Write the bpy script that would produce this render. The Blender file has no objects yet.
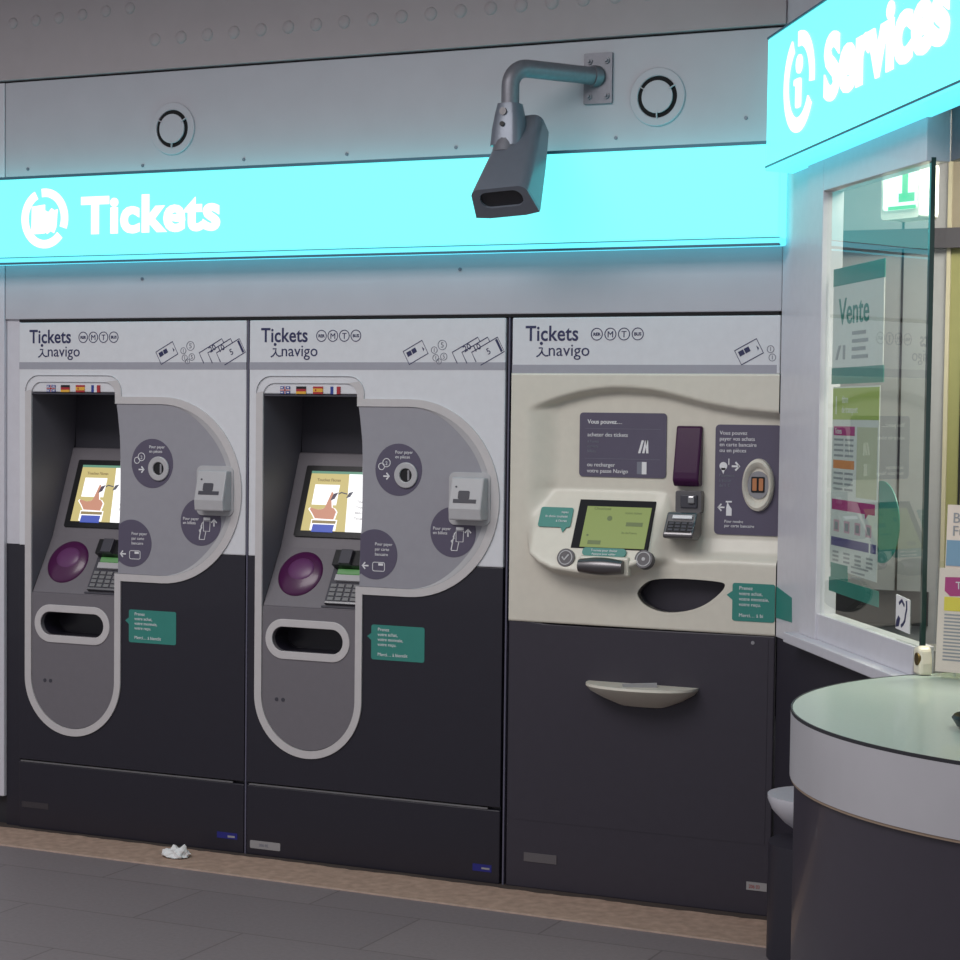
import bpy, bmesh, math, random
from mathutils import Vector, Matrix, noise
random.seed(7)
SC = bpy.context.scene
COL = SC.collection
PI = math.pi

# ------------------------------------------------------------------ camera data
CAM = Vector((4.70951, -6.05930, 1.58454))
CR = Vector((0.907127, 0.420695, 0.011670))
CU = Vector((-0.029983, 0.036942, 0.998868))
CF = Vector((-0.419787, 0.906450, -0.046125))

# ------------------------------------------------------------------ materials
def lin(c):
    return tuple(((v / 255) / 12.92 if v / 255 <= 0.04045 else ((v / 255 + 0.055) / 1.055) ** 2.4) for v in c)

def mat(name, rgb, rough=0.5, metal=0.0, var=0.06, scale=30.0, bump=0.0, coat=0.0, spec=0.5):
    m = bpy.data.materials.new(name); m.use_nodes = True
    nt = m.node_tree; b = nt.nodes['Principled BSDF']
    c = lin(rgb)
    tc = nt.nodes.new('ShaderNodeTexCoord'); nz = nt.nodes.new('ShaderNodeTexNoise')
    nz.inputs['Scale'].default_value = scale; nz.inputs['Detail'].default_value = 4
    nt.links.new(tc.outputs['Object'], nz.inputs['Vector'])
    mx = nt.nodes.new('ShaderNodeMix'); mx.data_type = 'RGBA'
    mx.inputs[6].default_value = (*[max(0, v * (1 - var)) for v in c], 1)
    mx.inputs[7].default_value = (*[min(1, v * (1 + var)) for v in c], 1)
    nt.links.new(nz.outputs['Fac'], mx.inputs[0]); nt.links.new(mx.outputs[2], b.inputs['Base Color'])
    b.inputs['Roughness'].default_value = rough; b.inputs['Metallic'].default_value = metal
    b.inputs['Coat Weight'].default_value = coat
    b.inputs['Specular IOR Level'].default_value = spec
    if bump:
        bp = nt.nodes.new('ShaderNodeBump'); bp.inputs['Strength'].default_value = bump; bp.inputs['Distance'].default_value = 0.002
        nt.links.new(nz.outputs['Fac'], bp.inputs['Height']); nt.links.new(bp.outputs['Normal'], b.inputs['Normal'])
    return m

def emit(name, rgb_lin, strength=1.0, base=(0.1, 0.1, 0.1)):
    m = bpy.data.materials.new(name); m.use_nodes = True
    b = m.node_tree.nodes['Principled BSDF']
    b.inputs['Base Color'].default_value = (*base, 1); b.inputs['Roughness'].default_value = 0.4
    b.inputs['Emission Color'].default_value = (*rgb_lin, 1); b.inputs['Emission Strength'].default_value = strength
    return m

def glass(name, tint, ior=1.5, boost=1.0):
    m = bpy.data.materials.new(name); m.use_nodes = True
    nt = m.node_tree; nt.nodes.clear()
    o = nt.nodes.new('ShaderNodeOutputMaterial'); mx = nt.nodes.new('ShaderNodeMixShader')
    t = nt.nodes.new('ShaderNodeBsdfTransparent'); g = nt.nodes.new('ShaderNodeBsdfGlossy'); f = nt.nodes.new('ShaderNodeFresnel')
    t.inputs[0].default_value = (*tint, 1); g.inputs['Roughness'].default_value = 0.01; f.inputs[0].default_value = ior
    g.inputs[0].default_value = (boost, boost, boost, 1)
    geo = nt.nodes.new('ShaderNodeNewGeometry')
    mulb = nt.nodes.new('ShaderNodeMath'); mulb.operation = 'SUBTRACT'; mulb.inputs[0].default_value = 1.0
    nt.links.new(geo.outputs['Backfacing'], mulb.inputs[1])
    mm = nt.nodes.new('ShaderNodeMath'); mm.operation = 'MULTIPLY'
    nt.links.new(f.outputs[0], mm.inputs[0]); nt.links.new(mulb.outputs[0], mm.inputs[1])
    nt.links.new(mm.outputs[0], mx.inputs[0]); nt.links.new(t.outputs[0], mx.inputs[1]); nt.links.new(g.outputs[0], mx.inputs[2])
    nt.links.new(mx.outputs[0], o.inputs[0])
    return m

M = {}
M['white'] = mat('machine_white', (216, 217, 222), 0.35, coat=0.2)
M['cream'] = mat('machine_cream', (214, 209, 196), 0.4, coat=0.15)
M['dark'] = mat('machine_charcoal', (34, 32, 43), 0.38, coat=0.1, var=0.1)
M['dark3'] = mat('machine_charcoal_grey', (51, 47, 58), 0.5, var=0.1)
M['border'] = mat('border_grey', (196, 192, 193), 0.4)
M['lobe'] = mat('panel_grey', (150, 149, 157), 0.42)
M['capsule'] = mat('capsule_grey', (112, 108, 114), 0.45)
M['cavity'] = mat('cavity_grey', (98, 97, 106), 0.5)
M['hood'] = mat('hood_dark', (64, 63, 72), 0.5)
M['stripe'] = mat('stripe_grey', (160, 160, 170), 0.45)
M['disc'] = mat('instruction_violet_grey', (88, 82, 102), 0.45)
M['navy'] = mat('print_navy', (40, 42, 84), 0.5)
M['print_grey'] = mat('print_grey', (120, 122, 135), 0.5)
M['print_white'] = mat('print_white', (225, 225, 228), 0.5)
M['teal'] = mat('label_teal', (52, 132, 122), 0.45)
M['pale'] = mat('pale_grey_plastic', (178, 177, 180), 0.35)
M['mid'] = mat('mid_grey_plastic', (140, 139, 144), 0.4)
M['black'] = mat('black_plastic', (18, 18, 22), 0.35)
M['matt_black'] = mat('matt_black_frame', (20, 20, 26), 0.6, spec=0.2)
M['edge_strip'] = mat('edge_strip_grey', (92, 90, 108), 0.4)
M['leafpaper'] = mat('leaflet_paper', (226, 212, 200), 0.6)
M['purple'] = mat('reader_purple', (74, 24, 70), 0.3, coat=0.15)
M['purple_light'] = mat('reader_purple_band', (98, 52, 98), 0.35)
M['purple3'] = mat('window_purple', (58, 18, 58), 0.25, spec=0.3)
M['steel'] = mat('brushed_steel', (170, 170, 172), 0.3, 1.0)
M['darksteel'] = mat('dark_steel', (120, 118, 120), 0.35, 1.0)
M['key'] = mat('key_grey', (120, 120, 122), 0.4)
M['green_led'] = emit('green_slot_light', (0.1, 0.45, 0.08), 0.35)
M['red'] = mat('flag_red', (170, 40, 50), 0.5)
M['dimred'] = mat('sticker_red', (150, 60, 58), 0.5)
M['blue'] = mat('flag_blue', (40, 60, 140), 0.5)
M['yellow'] = mat('flag_yellow', (225, 170, 60), 0.5)
M['fascia'] = mat('fascia_paint', (186, 186, 194), 0.42, coat=0.1, scale=8)
M['beam'] = mat('beam_paint', (176, 168, 171), 0.6, scale=12, bump=0.2)
M['gap'] = mat('gap_black', (14, 14, 18), 0.8)
M['cyan'] = emit('sign_cyan_diffuser', (0.225, 1.25, 1.3), 1.0, (0.05, 0.05, 0.05))
M['cyan_side'] = emit('sign_cyan_edge', (0.10, 0.66, 0.82), 1.5)
M['cyan_rim'] = mat('sign_rim', (70, 120, 140), 0.4, 0.2)
M['glow_white'] = emit('sign_white_letters', (1.3, 1.35, 1.35), 1.0)
M['glow_line'] = mat('sign_letter_edge', (150, 190, 200), 0.5)
M['galv'] = mat('galvanised_grey', (128, 128, 136), 0.45, 0.5, var=0.15, scale=60)
M['camgrey'] = mat('camera_housing_grey', (118, 124, 136), 0.32, 0.3)
M['kwhite'] = mat('kiosk_white', (205, 204, 212), 0.4, coat=0.15)
M['kdark'] = mat('kiosk_plinth', (44, 42, 52), 0.42)
M['band'] = mat('counter_band', (196, 195, 200), 0.42, 0.35, var=0.1, scale=5)
M['ctop'] = mat('counter_top_green', (176, 192, 182), 0.3, coat=0.15, scale=150, var=0.08)
M['cbody'] = mat('counter_body', (58, 54, 64), 0.3, coat=0.3)
M['tan'] = mat('tan_edge', (150, 130, 112), 0.5)
M['olive'] = mat('olive_panel', (132, 132, 88), 0.5)
M['itan'] = mat('interior_tan', (134, 126, 112), 0.5)
M['igrey'] = mat('interior_grey', (150, 152, 158), 0.5)
M['iwarm'] = mat('interior_warm', (176, 170, 150), 0.5)
M['idark'] = mat('interior_dark', (40, 40, 46), 0.5)
M['idesk'] = mat('interior_desk', (140, 138, 135), 0.4)
M['pane'] = glass('window_glass', (0.93, 0.97, 0.955), 1.45)
M['edge'] = mat('glass_edge_green', (40, 66, 62), 0.15, coat=0.5)
M['acrylic'] = glass('clear_acrylic', (0.97, 0.98, 0.98))
M['paper'] = mat('paper_white', (225, 225, 226), 0.7)
M['poster'] = mat('poster_paper', (212, 212, 210), 0.6)
M['pgreen'] = mat('poster_lime', (160, 178, 84), 0.6)
M['pmag'] = mat('poster_magenta', (172, 50, 120), 0.6)
M['porange'] = mat('poster_orange', (214, 138, 78), 0.6)
M['pindigo'] = mat('poster_indigo', (86, 78, 130), 0.6)
M['pbeige'] = mat('poster_beige', (190, 190, 165), 0.6)
M['plight'] = mat('poster_grey_type', (150, 152, 156), 0.6)
M['ppink'] = mat('poster_pink', (205, 165, 178), 0.6)
M['lblue'] = mat('leaflet_blue', (120, 155, 180), 0.6)
M['lyellow'] = mat('leaflet_yellow', (222, 205, 70), 0.6)
M['clamp'] = mat('clamp_cream', (226, 220, 200), 0.35)
M['brass'] = mat('clamp_bolt', (120, 100, 60), 0.35, 0.8)
M['exit_green'] = emit('exit_green', (0.05, 0.62, 0.22), 1.1)
M['exit_white'] = emit('exit_white', (1.1, 1.25, 1.1), 1.2)
M['exit_case'] = mat('exit_case', (225, 228, 220), 0.4)
M['copper'] = mat('slot_copper', (205, 140, 100), 0.3, 0.7)
M['lcd'] = emit('lcd_green', (0.19, 0.245, 0.045), 0.50, (0.12, 0.16, 0.04))
M['lcd_dark'] = emit('lcd_green_dark', (0.06, 0.09, 0.02), 0.7, (0.05, 0.07, 0.02))
M['scr_yellow'] = emit('screen_yellow', (0.56, 0.46, 0.16), 1.0)
M['scr_white'] = emit('screen_white', (1.0, 1.0, 1.0), 1.15)
M['scr_green'] = emit('screen_green', (0.08, 0.25, 0.16), 1.0)
M['scr_skin'] = emit('screen_skin', (0.55, 0.24, 0.15), 1.0)
M['scr_blue'] = emit('screen_blue', (0.02, 0.06, 0.42), 1.0)
M['scr_brown'] = emit('screen_brown', (0.25, 0.18, 0.06), 1.0)
M['scr_dark'] = emit('screen_ink', (0.04, 0.02, 0.05), 1.0)
M['stick_grey'] = mat('sticker_grey', (150, 148, 150), 0.4)
M['stick_dim'] = mat('sticker_dim_grey', (92, 88, 92), 0.5)
M['capsule_dim'] = mat('sticker_faded', (56, 52, 57), 0.5)
M['stick_blue'] = mat('sticker_blue', (32, 34, 120), 0.5)
M['grime_shade'] = mat('kerb_grime_shade', (66, 56, 52), 0.95, var=0.4, scale=60)
M['kerb_edge'] = mat('kerb_edge_stone', (184, 160, 146), 0.8, var=0.3, scale=40)
M['kerb'] = mat('kerb_stone', (168, 142, 126), 0.85, var=0.45, scale=28, bump=0.4)

def floor_mat():
    m = mat('floor_tiles', (126, 117, 119), 0.5, var=0.18, scale=70)
    nt = m.node_tree; b = nt.nodes['Principled BSDF']
    src = b.inputs['Base Color'].links[0].from_socket
    tc = nt.nodes.new('ShaderNodeTexCoord'); mp = nt.nodes.new('ShaderNodeMapping')
    mp.inputs['Location'].default_value = (0.045, 0.12, 0)
    br = nt.nodes.new('ShaderNodeTexBrick'); br.offset = 0.5
    br.inputs['Scale'].default_value = 1.0; br.inputs['Brick Width'].default_value = 0.8; br.inputs['Row Height'].default_value = 0.4
    br.inputs['Mortar Size'].default_value = 0.004; br.inputs['Mortar Smooth'].default_value = 0.3
    br.inputs['Color1'].default_value = (1, 1, 1, 1); br.inputs['Color2'].default_value = (0.9, 0.9, 0.91, 1); br.inputs['Mortar'].default_value = (0.62, 0.6, 0.6, 1)
    mx = nt.nodes.new('ShaderNodeMix'); mx.data_type = 'RGBA'; mx.blend_type = 'MULTIPLY'; mx.inputs[0].default_value = 1
    nt.links.new(tc.outputs['Object'], mp.inputs[0]); nt.links.new(mp.outputs[0], br.inputs['Vector'])
    nt.links.new(src, mx.inputs[6]); nt.links.new(br.outputs['Color'], mx.inputs[7]); nt.links.new(mx.outputs[2], b.inputs['Base Color'])
    return m
M['floor'] = floor_mat()

# ------------------------------------------------------------------ frames and builders
class Fr:
    def __init__(s, O, U=(1, 0, 0), V=(0, 0, 1), N=None):
        s.O = Vector(O); s.U = Vector(U).normalized(); s.V = Vector(V).normalized()
        s.N = Vector(N).normalized() if N else s.U.cross(s.V)
    def p(s, u, v, w=0):
        return s.O + s.U * u + s.V * v + s.N * w

WALL = Fr((0, 0, 0))                       # u = x, v = z, w towards the viewer

def link(o, parent=None):
    COL.objects.link(o)
    if parent: o.parent = parent
    return o

class B:
    """collects shapes of ONE mesh, in world or parent coordinates"""
    def __init__(s, fr=WALL):
        s.bm = bmesh.new(); s.fr = fr; s.mi = 0
    def loopv(s, pts, w):
        return [s.bm.verts.new(s.fr.p(u, v, w)) for u, v in pts]
    def face(s, vs):
        try:
            f = s.bm.faces.new(vs); f.material_index = s.mi; return f
        except ValueError:
            return None
    def plate(s, loops, w0, w1):
        if loops and not isinstance(loops[0], list): loops = [loops]
        loops = [list(l) for l in loops]
        fronts = [s.loopv(l, w1) for l in loops]
        backs = [s.loopv(l, w0) for l in loops]
        mp = {}
        for a, b in zip(fronts, backs):
            for x, y in zip(a, b): mp[x] = y
        if len(loops) == 1 and len(loops[0]) <= 4:
            tris = [fronts[0]]
        else:
            es = []
            for l in fronts:
                for i in range(len(l)):
                    es.append(s.bm.edges.new((l[i], l[(i + 1) % len(l)])))
            r = bmesh.ops.triangle_fill(s.bm, edges=es, use_beauty=True, use_dissolve=False, normal=s.fr.N)
            fs = [g for g in r['geom'] if isinstance(g, bmesh.types.BMFace)]
            for f in fs: f.material_index = s.mi
            tris = [list(f.verts) for f in fs]
        if len(loops) == 1 and len(loops[0]) <= 4: s.face(tris[0])
        for t in tris: s.face([mp[v] for v in reversed(t)])
        for a, b in zip(fronts, backs):
            n = len(a)
            for i in range(n): s.face([a[i], b[i], b[(i + 1) % n], a[(i + 1) % n]])
        return s
    def box(s, u0, u1, v0, v1, w0, w1):
        return s.plate([(u0, v0), (u1, v0), (u1, v1), (u0, v1)], w0, w1)
    def rbox(s, u0, u1, v0, v1, w0, w1, r=0.01, n=5):
        return s.plate(rrect(u0, u1, v0, v1, r, n), w0, w1)
    def disc(s, c, r, w0, w1, n=36, rv=None):
        return s.plate(circ(c, r, n, rv), w0, w1)
    def ring(s, c, r0, r1, w0, w1, n=36, k=1.0):
        return s.plate([circ(c, r1, n, r1 * k), circ(c, r0, n, r0 * k)], w0, w1)
    def hull3(s, a, b):
        """loft between two equally long lists of world points, capped"""
        va = [s.bm.verts.new(p) for p in a]; vb = [s.bm.verts.new(p) for p in b]
        n = len(va)
        s.face(va); s.face(list(reversed(vb)))
        for i in range(n): s.face([va[i], vb[i], vb[(i + 1) % n], va[(i + 1) % n]])
        return s
    def loft(s, rings, cap=True):
        R_ = [[s.bm.verts.new(p) for p in r] for r in rings]
        n = len(R_[0])
        for a, b in zip(R_, R_[1:]):
            for i in range(n): s.face([a[i], b[i], b[(i + 1) % n], a[(i + 1) % n]])
        if cap: s.face(R_[0]); s.face(list(reversed(R_[-1])))
        return s
    def stroke(s, pts, wd, w0, w1, closed=False):
        pts = [Vector((p[0], p[1])) for p in pts]; n = len(pts); L = []; Rr = []
        for i in range(n):
            if closed: a, b = pts[i - 1], pts[(i + 1) % n]
            else: a, b = pts[max(0, i - 1)], pts[min(n - 1, i + 1)]
            d = (b - a)
            d = d.normalized() if d.length > 1e-9 else Vector((1, 0)); nn = Vector((-d.y, d.x)) * wd / 2
            L.append(pts[i] + nn); Rr.append(pts[i] - nn)
        m = n if closed else n - 1
        f = lambda q, w: s.bm.verts.new(s.fr.p(q.x, q.y, w))
        a1 = [f(q, w1) for q in L]; b1 = [f(q, w1) for q in Rr]; a0 = [f(q, w0) for q in L]; b0 = [f(q, w0) for q in Rr]
        for i in range(m):
            j = (i + 1) % n
            s.face([b1[i], b1[j], a1[j], a1[i]]); s.face([a0[i], a0[j], b0[j], b0[i]])
            s.face([a1[i], a1[j], a0[j], a0[i]]); s.face([b0[i], b0[j], b1[j], b1[i]])
        if not closed:
            s.face([a1[0], a0[0], b0[0], b1[0]]); s.face([b1[-1], b0[-1], a0[-1], a1[-1]])
        return s
    def tube(s, pts, r, n=16):
        pts = [Vector(p) for p in pts]; rings = []
        rr = r if isinstance(r, (list, tuple)) else [r] * len(pts)
        prev = None
        for i, p in enumerate(pts):
            d = (pts[min(i + 1, len(pts) - 1)] - pts[max(i - 1, 0)]).normalized()
            if prev is None:
                e = d.orthogonal().normalized()
            else:
                e = (prev - d * prev.dot(d)).normalized()
            prev = e; f = d.cross(e)
            rings.append([p + (e * math.cos(t) + f * math.sin(t)) * rr[i] for t in [2 * PI * k / n for k in range(n)]])
        return s.loft(rings)
    def dome(s, c, ru, rv, h, w0, n=32, m=8, power=1.0):
        rings = [[s.fr.p(c[0] + ru * math.cos(t) * math.cos(a), c[1] + rv * math.sin(t) * math.cos(a), w0 + h * math.sin(a))
                  for t in [2 * PI * k / n for k in range(n)]] for a in [PI / 2 * i / m * 0.98 for i in range(m + 1)]]
        return s.loft(rings)
    def text(s, body, u, v, size, w0, w1, bold=0.0, align='LEFT', sx=1.0, res=3, shear=0.0, spacing=1.0, line=1.0, rot=0.0):
        c = bpy.data.curves.new('lettering', 'FONT'); c.body = body; c.size = size; c.align_x = align
        c.resolution_u = res; c.offset = bold; c.extrude = 0.0; c.shear = shear; c.space_character = spacing; c.space_line = line
        c.fill_mode = 'FRONT'
        o = bpy.data.objects.new('lettering', c); COL.objects.link(o)
        dg = bpy.context.evaluated_depsgraph_get(); dg.update()
        me = bpy.data.meshes.new_from_object(o.evaluated_get(dg))
        COL.objects.unlink(o); bpy.data.objects.remove(o); bpy.data.curves.remove(c)
        cr, sr = math.cos(rot), math.sin(rot)
        vs = [s.bm.verts.new(s.fr.p(u + (q.co.x * cr - q.co.y * sr) * sx, v + q.co.x * sr + q.co.y * cr, w1)) for q in me.vertices]
        fs = []
        for p in me.polygons:
            f = s.face([vs[i] for i in p.vertices])
            if f: fs.append(f)
        bpy.data.meshes.remove(me)
        if fs and abs(w1 - w0) > 1e-6:
            back = {}
            edges = set()
            for f in fs:
                for l in f.loops:
                    if len(l.edge.link_faces) == 1: edges.add((l.vert, l.link_loop_next.vert))
            for a, b in edges:
                for x in (a, b):
                    if x not in back: back[x] = s.bm.verts.new(x.co + s.fr.N * (w0 - w1))
            for a, b in edges: s.face([a, back[a], back[b], b])
        return s
    def obj(s, name, m, parent=None, bevel=0.0, seg=2, smooth=False, recalc=True, auto=True):
        if recalc: bmesh.ops.recalc_face_normals(s.bm, faces=s.bm.faces[:])
        me = bpy.data.meshes.new(name); s.bm.to_mesh(me); s.bm.free()
        ms = m if isinstance(m, (list, tuple)) else [m]
        for x in ms: me.materials.append(M[x] if isinstance(x, str) else x)
        if smooth:
            for p in me.polygons: p.use_smooth = True
            if auto: me.set_sharp_from_angle(angle=math.radians(40))
        o = bpy.data.objects.new(name, me); link(o, parent)
        if bevel:
            md = o.modifiers.new('bevel', 'BEVEL'); md.width = bevel; md.segments = seg; md.limit_method = 'ANGLE'; md.angle_limit = math.radians(40)
        return o

def circ(c, r, n=36, rv=None, a0=0.0):
    rv = r if rv is None else rv
    return [(c[0] + r * math.cos(a0 + 2 * PI * i / n), c[1] + rv * math.sin(a0 + 2 * PI * i / n)) for i in range(n)]
def arc(c, r, a, b, n=12, rv=None):
    rv = r if rv is None else rv
    return [(c[0] + r * math.cos(math.radians(a + (b - a) * i / n)), c[1] + rv * math.sin(math.radians(a + (b - a) * i / n))) for i in range(n + 1)]
def rrect(u0, u1, v0, v1, r, n=5):
    return arc((u1 - r, v1 - r), r, 0, 90, n) + arc((u0 + r, v1 - r), r, 90, 180, n) + arc((u0 + r, v0 + r), r, 180, 270, n) + arc((u1 - r, v0 + r), r, 270, 360, n)

def tag(o, label, cat, group=None):
    o['label'] = label; o['category'] = cat
    if group: o['group'] = group
    return o
def thing(name, label, cat, loc, group=None):
    o = bpy.data.objects.new(name, None); link(o); o.location = loc; o.empty_display_size = 0.05
    return tag(o, label, cat, group)
def struct(o, kind='structure'):
    o['kind'] = kind; return o
def recenter(o, p):
    """move a top-level mesh's origin to p, keeping it where it stands"""
    p = Vector(p); o.data.transform(Matrix.Translation(-p)); o.location = p; return o

# ================================================================== setting
b = B(); b.box(-4, 9, -0.03, 0.0, -2.5, 9.0)
# floor as a slab (u=x, w=-y)
struct(b.obj('floor', 'floor'))
FX = Fr((0, 0, 0), (1, 0, 0), (0, 1, 0))   # u=x v=y w=z
b = B(FX); b.plate([(-3.9, -0.232), (1.0, -0.287), (3.1, -0.345), (3.1, 0.6), (-3.9, 0.6)], -0.02, 0.002)
kerb = struct(b.obj('kerb', 'kerb'))
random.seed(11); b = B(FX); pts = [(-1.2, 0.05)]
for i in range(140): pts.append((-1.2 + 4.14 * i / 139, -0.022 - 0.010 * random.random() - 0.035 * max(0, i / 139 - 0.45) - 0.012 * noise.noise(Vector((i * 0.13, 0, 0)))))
b.plate(pts + [(2.94, 0.05)], 0.0015, 0.0032); b.obj('dirt_shadow_line', 'grime_shade', kerb)  # dirt along the machine bases, with their shadow line painted into it
b = B(FX); b.plate([(-3.9, -0.240), (1.0, -0.294), (3.1, -0.352), (3.1, -0.344), (1.0, -0.286), (-3.9, -0.231)], -0.01, 0.004); b.obj('kerb_edge', 'kerb_edge', kerb)

# dark recess behind and around the machines
b = B(); b.box(-0.8, 3.0, 0.002, 2.0, -0.75, -0.70)
struct(b.obj('wall_back', 'gap'))

# fascia panel over the machines
fas = B(); fas.box(-0.062, 2.93, 1.909, 2.786, -0.12, 0.0)
fas = struct(fas.obj('wall_fascia', 'fascia', bevel=0.003))
for (x, z) in [(0.042, 2.464), (0.551, 2.456), (0.975, 2.460), (1.386, 2.461), (1.80, 2.465), (2.37, 2.470), (2.804, 2.512), (1.82, 2.06), (0.55, 2.05)]:
    b = B(); b.disc((x, z), 0.006, 0.0, 0.003, 12); b.obj('screw', 'camgrey', fas)
# riveted girder above the fascia
bm_ = B(); bm_.box(-3.9, 2.93, 2.793, 3.5, -0.14, 0.012); bm_.mi = 1; bm_.box(-3.9, 2.93, 2.785, 2.799, -0.14, -0.02)
beam = struct(bm_.obj('beam', ['beam', 'gap'], bevel=0.002))
for (x, z) in [(-0.12, 3.0), (-0.018, 3.001), (0.086, 3.003), (0.190, 3.006), (0.294, 3.010), (0.397, 3.015), (0.501, 3.018)]:
    b = B(); b.dome((x, z), 0.021, 0.021, 0.008, 0.012, 20, 5); b.obj('rivet', 'beam', beam, smooth=True)
for i in range(22):
    x = 0.609 + 0.1098 * i
    if x > 2.9: break
    b = B(); b.dome((x, 2.899 + 0.0012 * i), 0.023, 0.023, 0.008, 0.012, 20, 5); b.obj('rivet', 'beam', beam, smooth=True)

# left hand white upright and its narrow filler
b = B(); b.box(-3.9, -0.064, 0.112, 2.786, -0.12, 0.004)
struct(b.obj('wall_left', 'kwhite', bevel=0.003))
b = B(); b.box(-3.9, -0.066, 0.002, 0.112, -0.12, -0.03); struct(b.obj('baseboard_left', 'idark'))
b = B(); b.box(-0.062, 0.002, 1.07, 1.909, -0.12, -0.012); b.mi = 1; b.box(-0.062, 0.002, 0.002, 1.07, -0.12, -0.010)
struct(b.obj('trim_1', ['kwhite', 'dark']))
# dark head rail in the gap over the machines
b = B(); b.box(0.0, 2.92, 1.899, 1.909, -0.12, -0.004); struct(b.obj('trim_2', 'gap'))

# ================================================================== ticket machines
def sm(t):
    t = max(0, min(1, t)); return t * t * (3 - 2 * t)
def front_header(root, wide, card_x, stripe_z, sy=0.0):
    """printed header of a machine: lettering, mode symbols, pictures of card, coins and notes"""
    h = B(); h.text('Tickets', 0.050, 1.821, 0.070, -0.004, 0.0012, bold=0.0010, sx=0.89, spacing=1.03)
    h.obj('lettering', 'navy', root)
    h = B(); h.text('navigo', 0.130, 1.771, 0.057, -0.004, 0.0012, sx=1.02)
    h.stroke([(0.090, 1.768), (0.100, 1.774), (0.108, 1.784), (0.111, 1.797), (0.098, 1.797)], 0.0045, -0.002, 0.0012)
    h.stroke([(0.109, 1.786), (0.114, 1.776), (0.122, 1.771), (0.132, 1.772)], 0.0045, -0.002, 0.0012); h.disc((0.107, 1.812), 0.0055, -0.002, 0.0012, 14)
    h.obj('logo_lettering', 'navy', root)
    for i, t in enumerate(['RER', 'M', 'T', 'BUS']):
        cx = 0.292 + 0.045 * i if not wide else 0.302 + 0.047 * i
        h = B(); h.ring((cx, 1.841), 0.0178, 0.0205, -0.002, 0.0012, 28)
        if len(t) == 1: h.text(t, cx, 1.8305, 0.029, -0.002, 0.0012, align='CENTER')
        else: h.text(t, cx, 1.836, 0.0145, -0.002, 0.0012, align='CENTER', bold=0.0004)
        h.obj('mode_symbol', 'navy', root)
    x = card_x
    h = B(); a = math.radians(28); ca, sa = math.cos(a), math.sin(a)
    rot = lambda px, pz: (x + px * ca - pz * sa, 1.783 + px * sa + pz * ca)
    h.stroke([rot(-.040, -.025), rot(.040, -.025), rot(.040, .025), rot(-.040, .025)], 0.003, -0.002, 0.0012, True)
    h.plate([rot(-.032, .0), rot(-.014, .0), rot(-.014, .016), rot(-.032, .016)], -0.002, 0.0012)
    h.plate([rot(-.011, .0), rot(.006, .0), rot(.006, .016), rot(-.011, .016)], -0.002, 0.0012)
    h.plate([rot(.028, -.010), rot(.034, -.004), rot(.030, .006)], -0.002, 0.0012)
    h.obj('card_picture', 'navy', root)
    h = B()
    for (dx, dz, r) in [(0.070, 0.008, 0.012), (0.100, 0.025, 0.017), (0.076, -0.018, 0.012), (0.106, -0.014, 0.013), (0.088, -0.030, 0.010)]:
        if wide and x + dx + r > 0.905: continue
        h.ring((x + dx, 1.783 + dz), r - 0.002, r, -0.002, 0.0012, 20)
        h.text('5' if dx > .09 else '1', x + dx, 1.783 + dz - r * 0.5, r * 1.5, -0.002, 0.0012, align='CENTER')
    h.obj('coin_picture', 'print_grey', root)
    if not wide:
        h = B()
        for i, t in enumerate(['20', '10', '5']):
            ox = x + 0.188 + 0.036 * i
            rr = lambda px, pz: (ox + px * ca - pz * sa, 1.783 + px * sa + pz * ca)
            if i == 2:
                h.stroke([rr(-.035, -.03), rr(.062, -.030), rr(.062, .024), rr(-.045, .024), rr(-.045, -.012)], 0.003, -0.002, 0.0012)
                h.plate([rr(.050, -.026), rr(.058, -.026), rr(.058, .020), rr(.050, .020)], -0.002, 0.0012)
            else:
                h.stroke([rr(-.045, -.018), rr(-.045, .024), rr(.062, .024), rr(.062, .008)], 0.003, -0.002, 0.0012)
            q = rr(-.004 if i < 2 else .004, .002 if i < 2 else -.012)
            h.text(t, q[0], q[1], 0.030, -0.002, 0.0012, align='LEFT', rot=a)
        h.obj('banknote_picture', 'navy', root)
    b = B(); b.box(0.003, 0.99 if not wide else 0.906, stripe_z[0], stripe_z[1], -0.004, 0.0006 + sy)
    b.obj('stripe', 'stripe', root)

def teal_label(root, u0, u1, v0, v1, tail, lines, size, w=0.0, fr=None, name='teal_label', align='LEFT', tx=0.025, lead=0.0172):
    fr = fr or WALL
    b = B(fr); r = 0.008
    pts = rrect(u0, u1, v0, v1, r, 4)
    b.plate(pts, w - 0.001, w + 0.0012)
    if tail: b.plate(tail, w - 0.001, w + 0.0011)
    o = b.obj(name, 'teal', root)
    t = B(fr)
    for i, s_ in enumerate(lines):
        if s_: t.text(s_, (u0 + tx) if align == 'LEFT' else (u1 - 0.015), v1 - 0.0205 - lead * i, size, w, w + 0.0024, align=align)
    t.obj('lettering', 'print_white', o)
    return o

LABEL_LINES = ['Prenez', 'votre achat,', 'votre monnaie,', 'votre reçu.', '', 'Merci… à bientôt']

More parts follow.
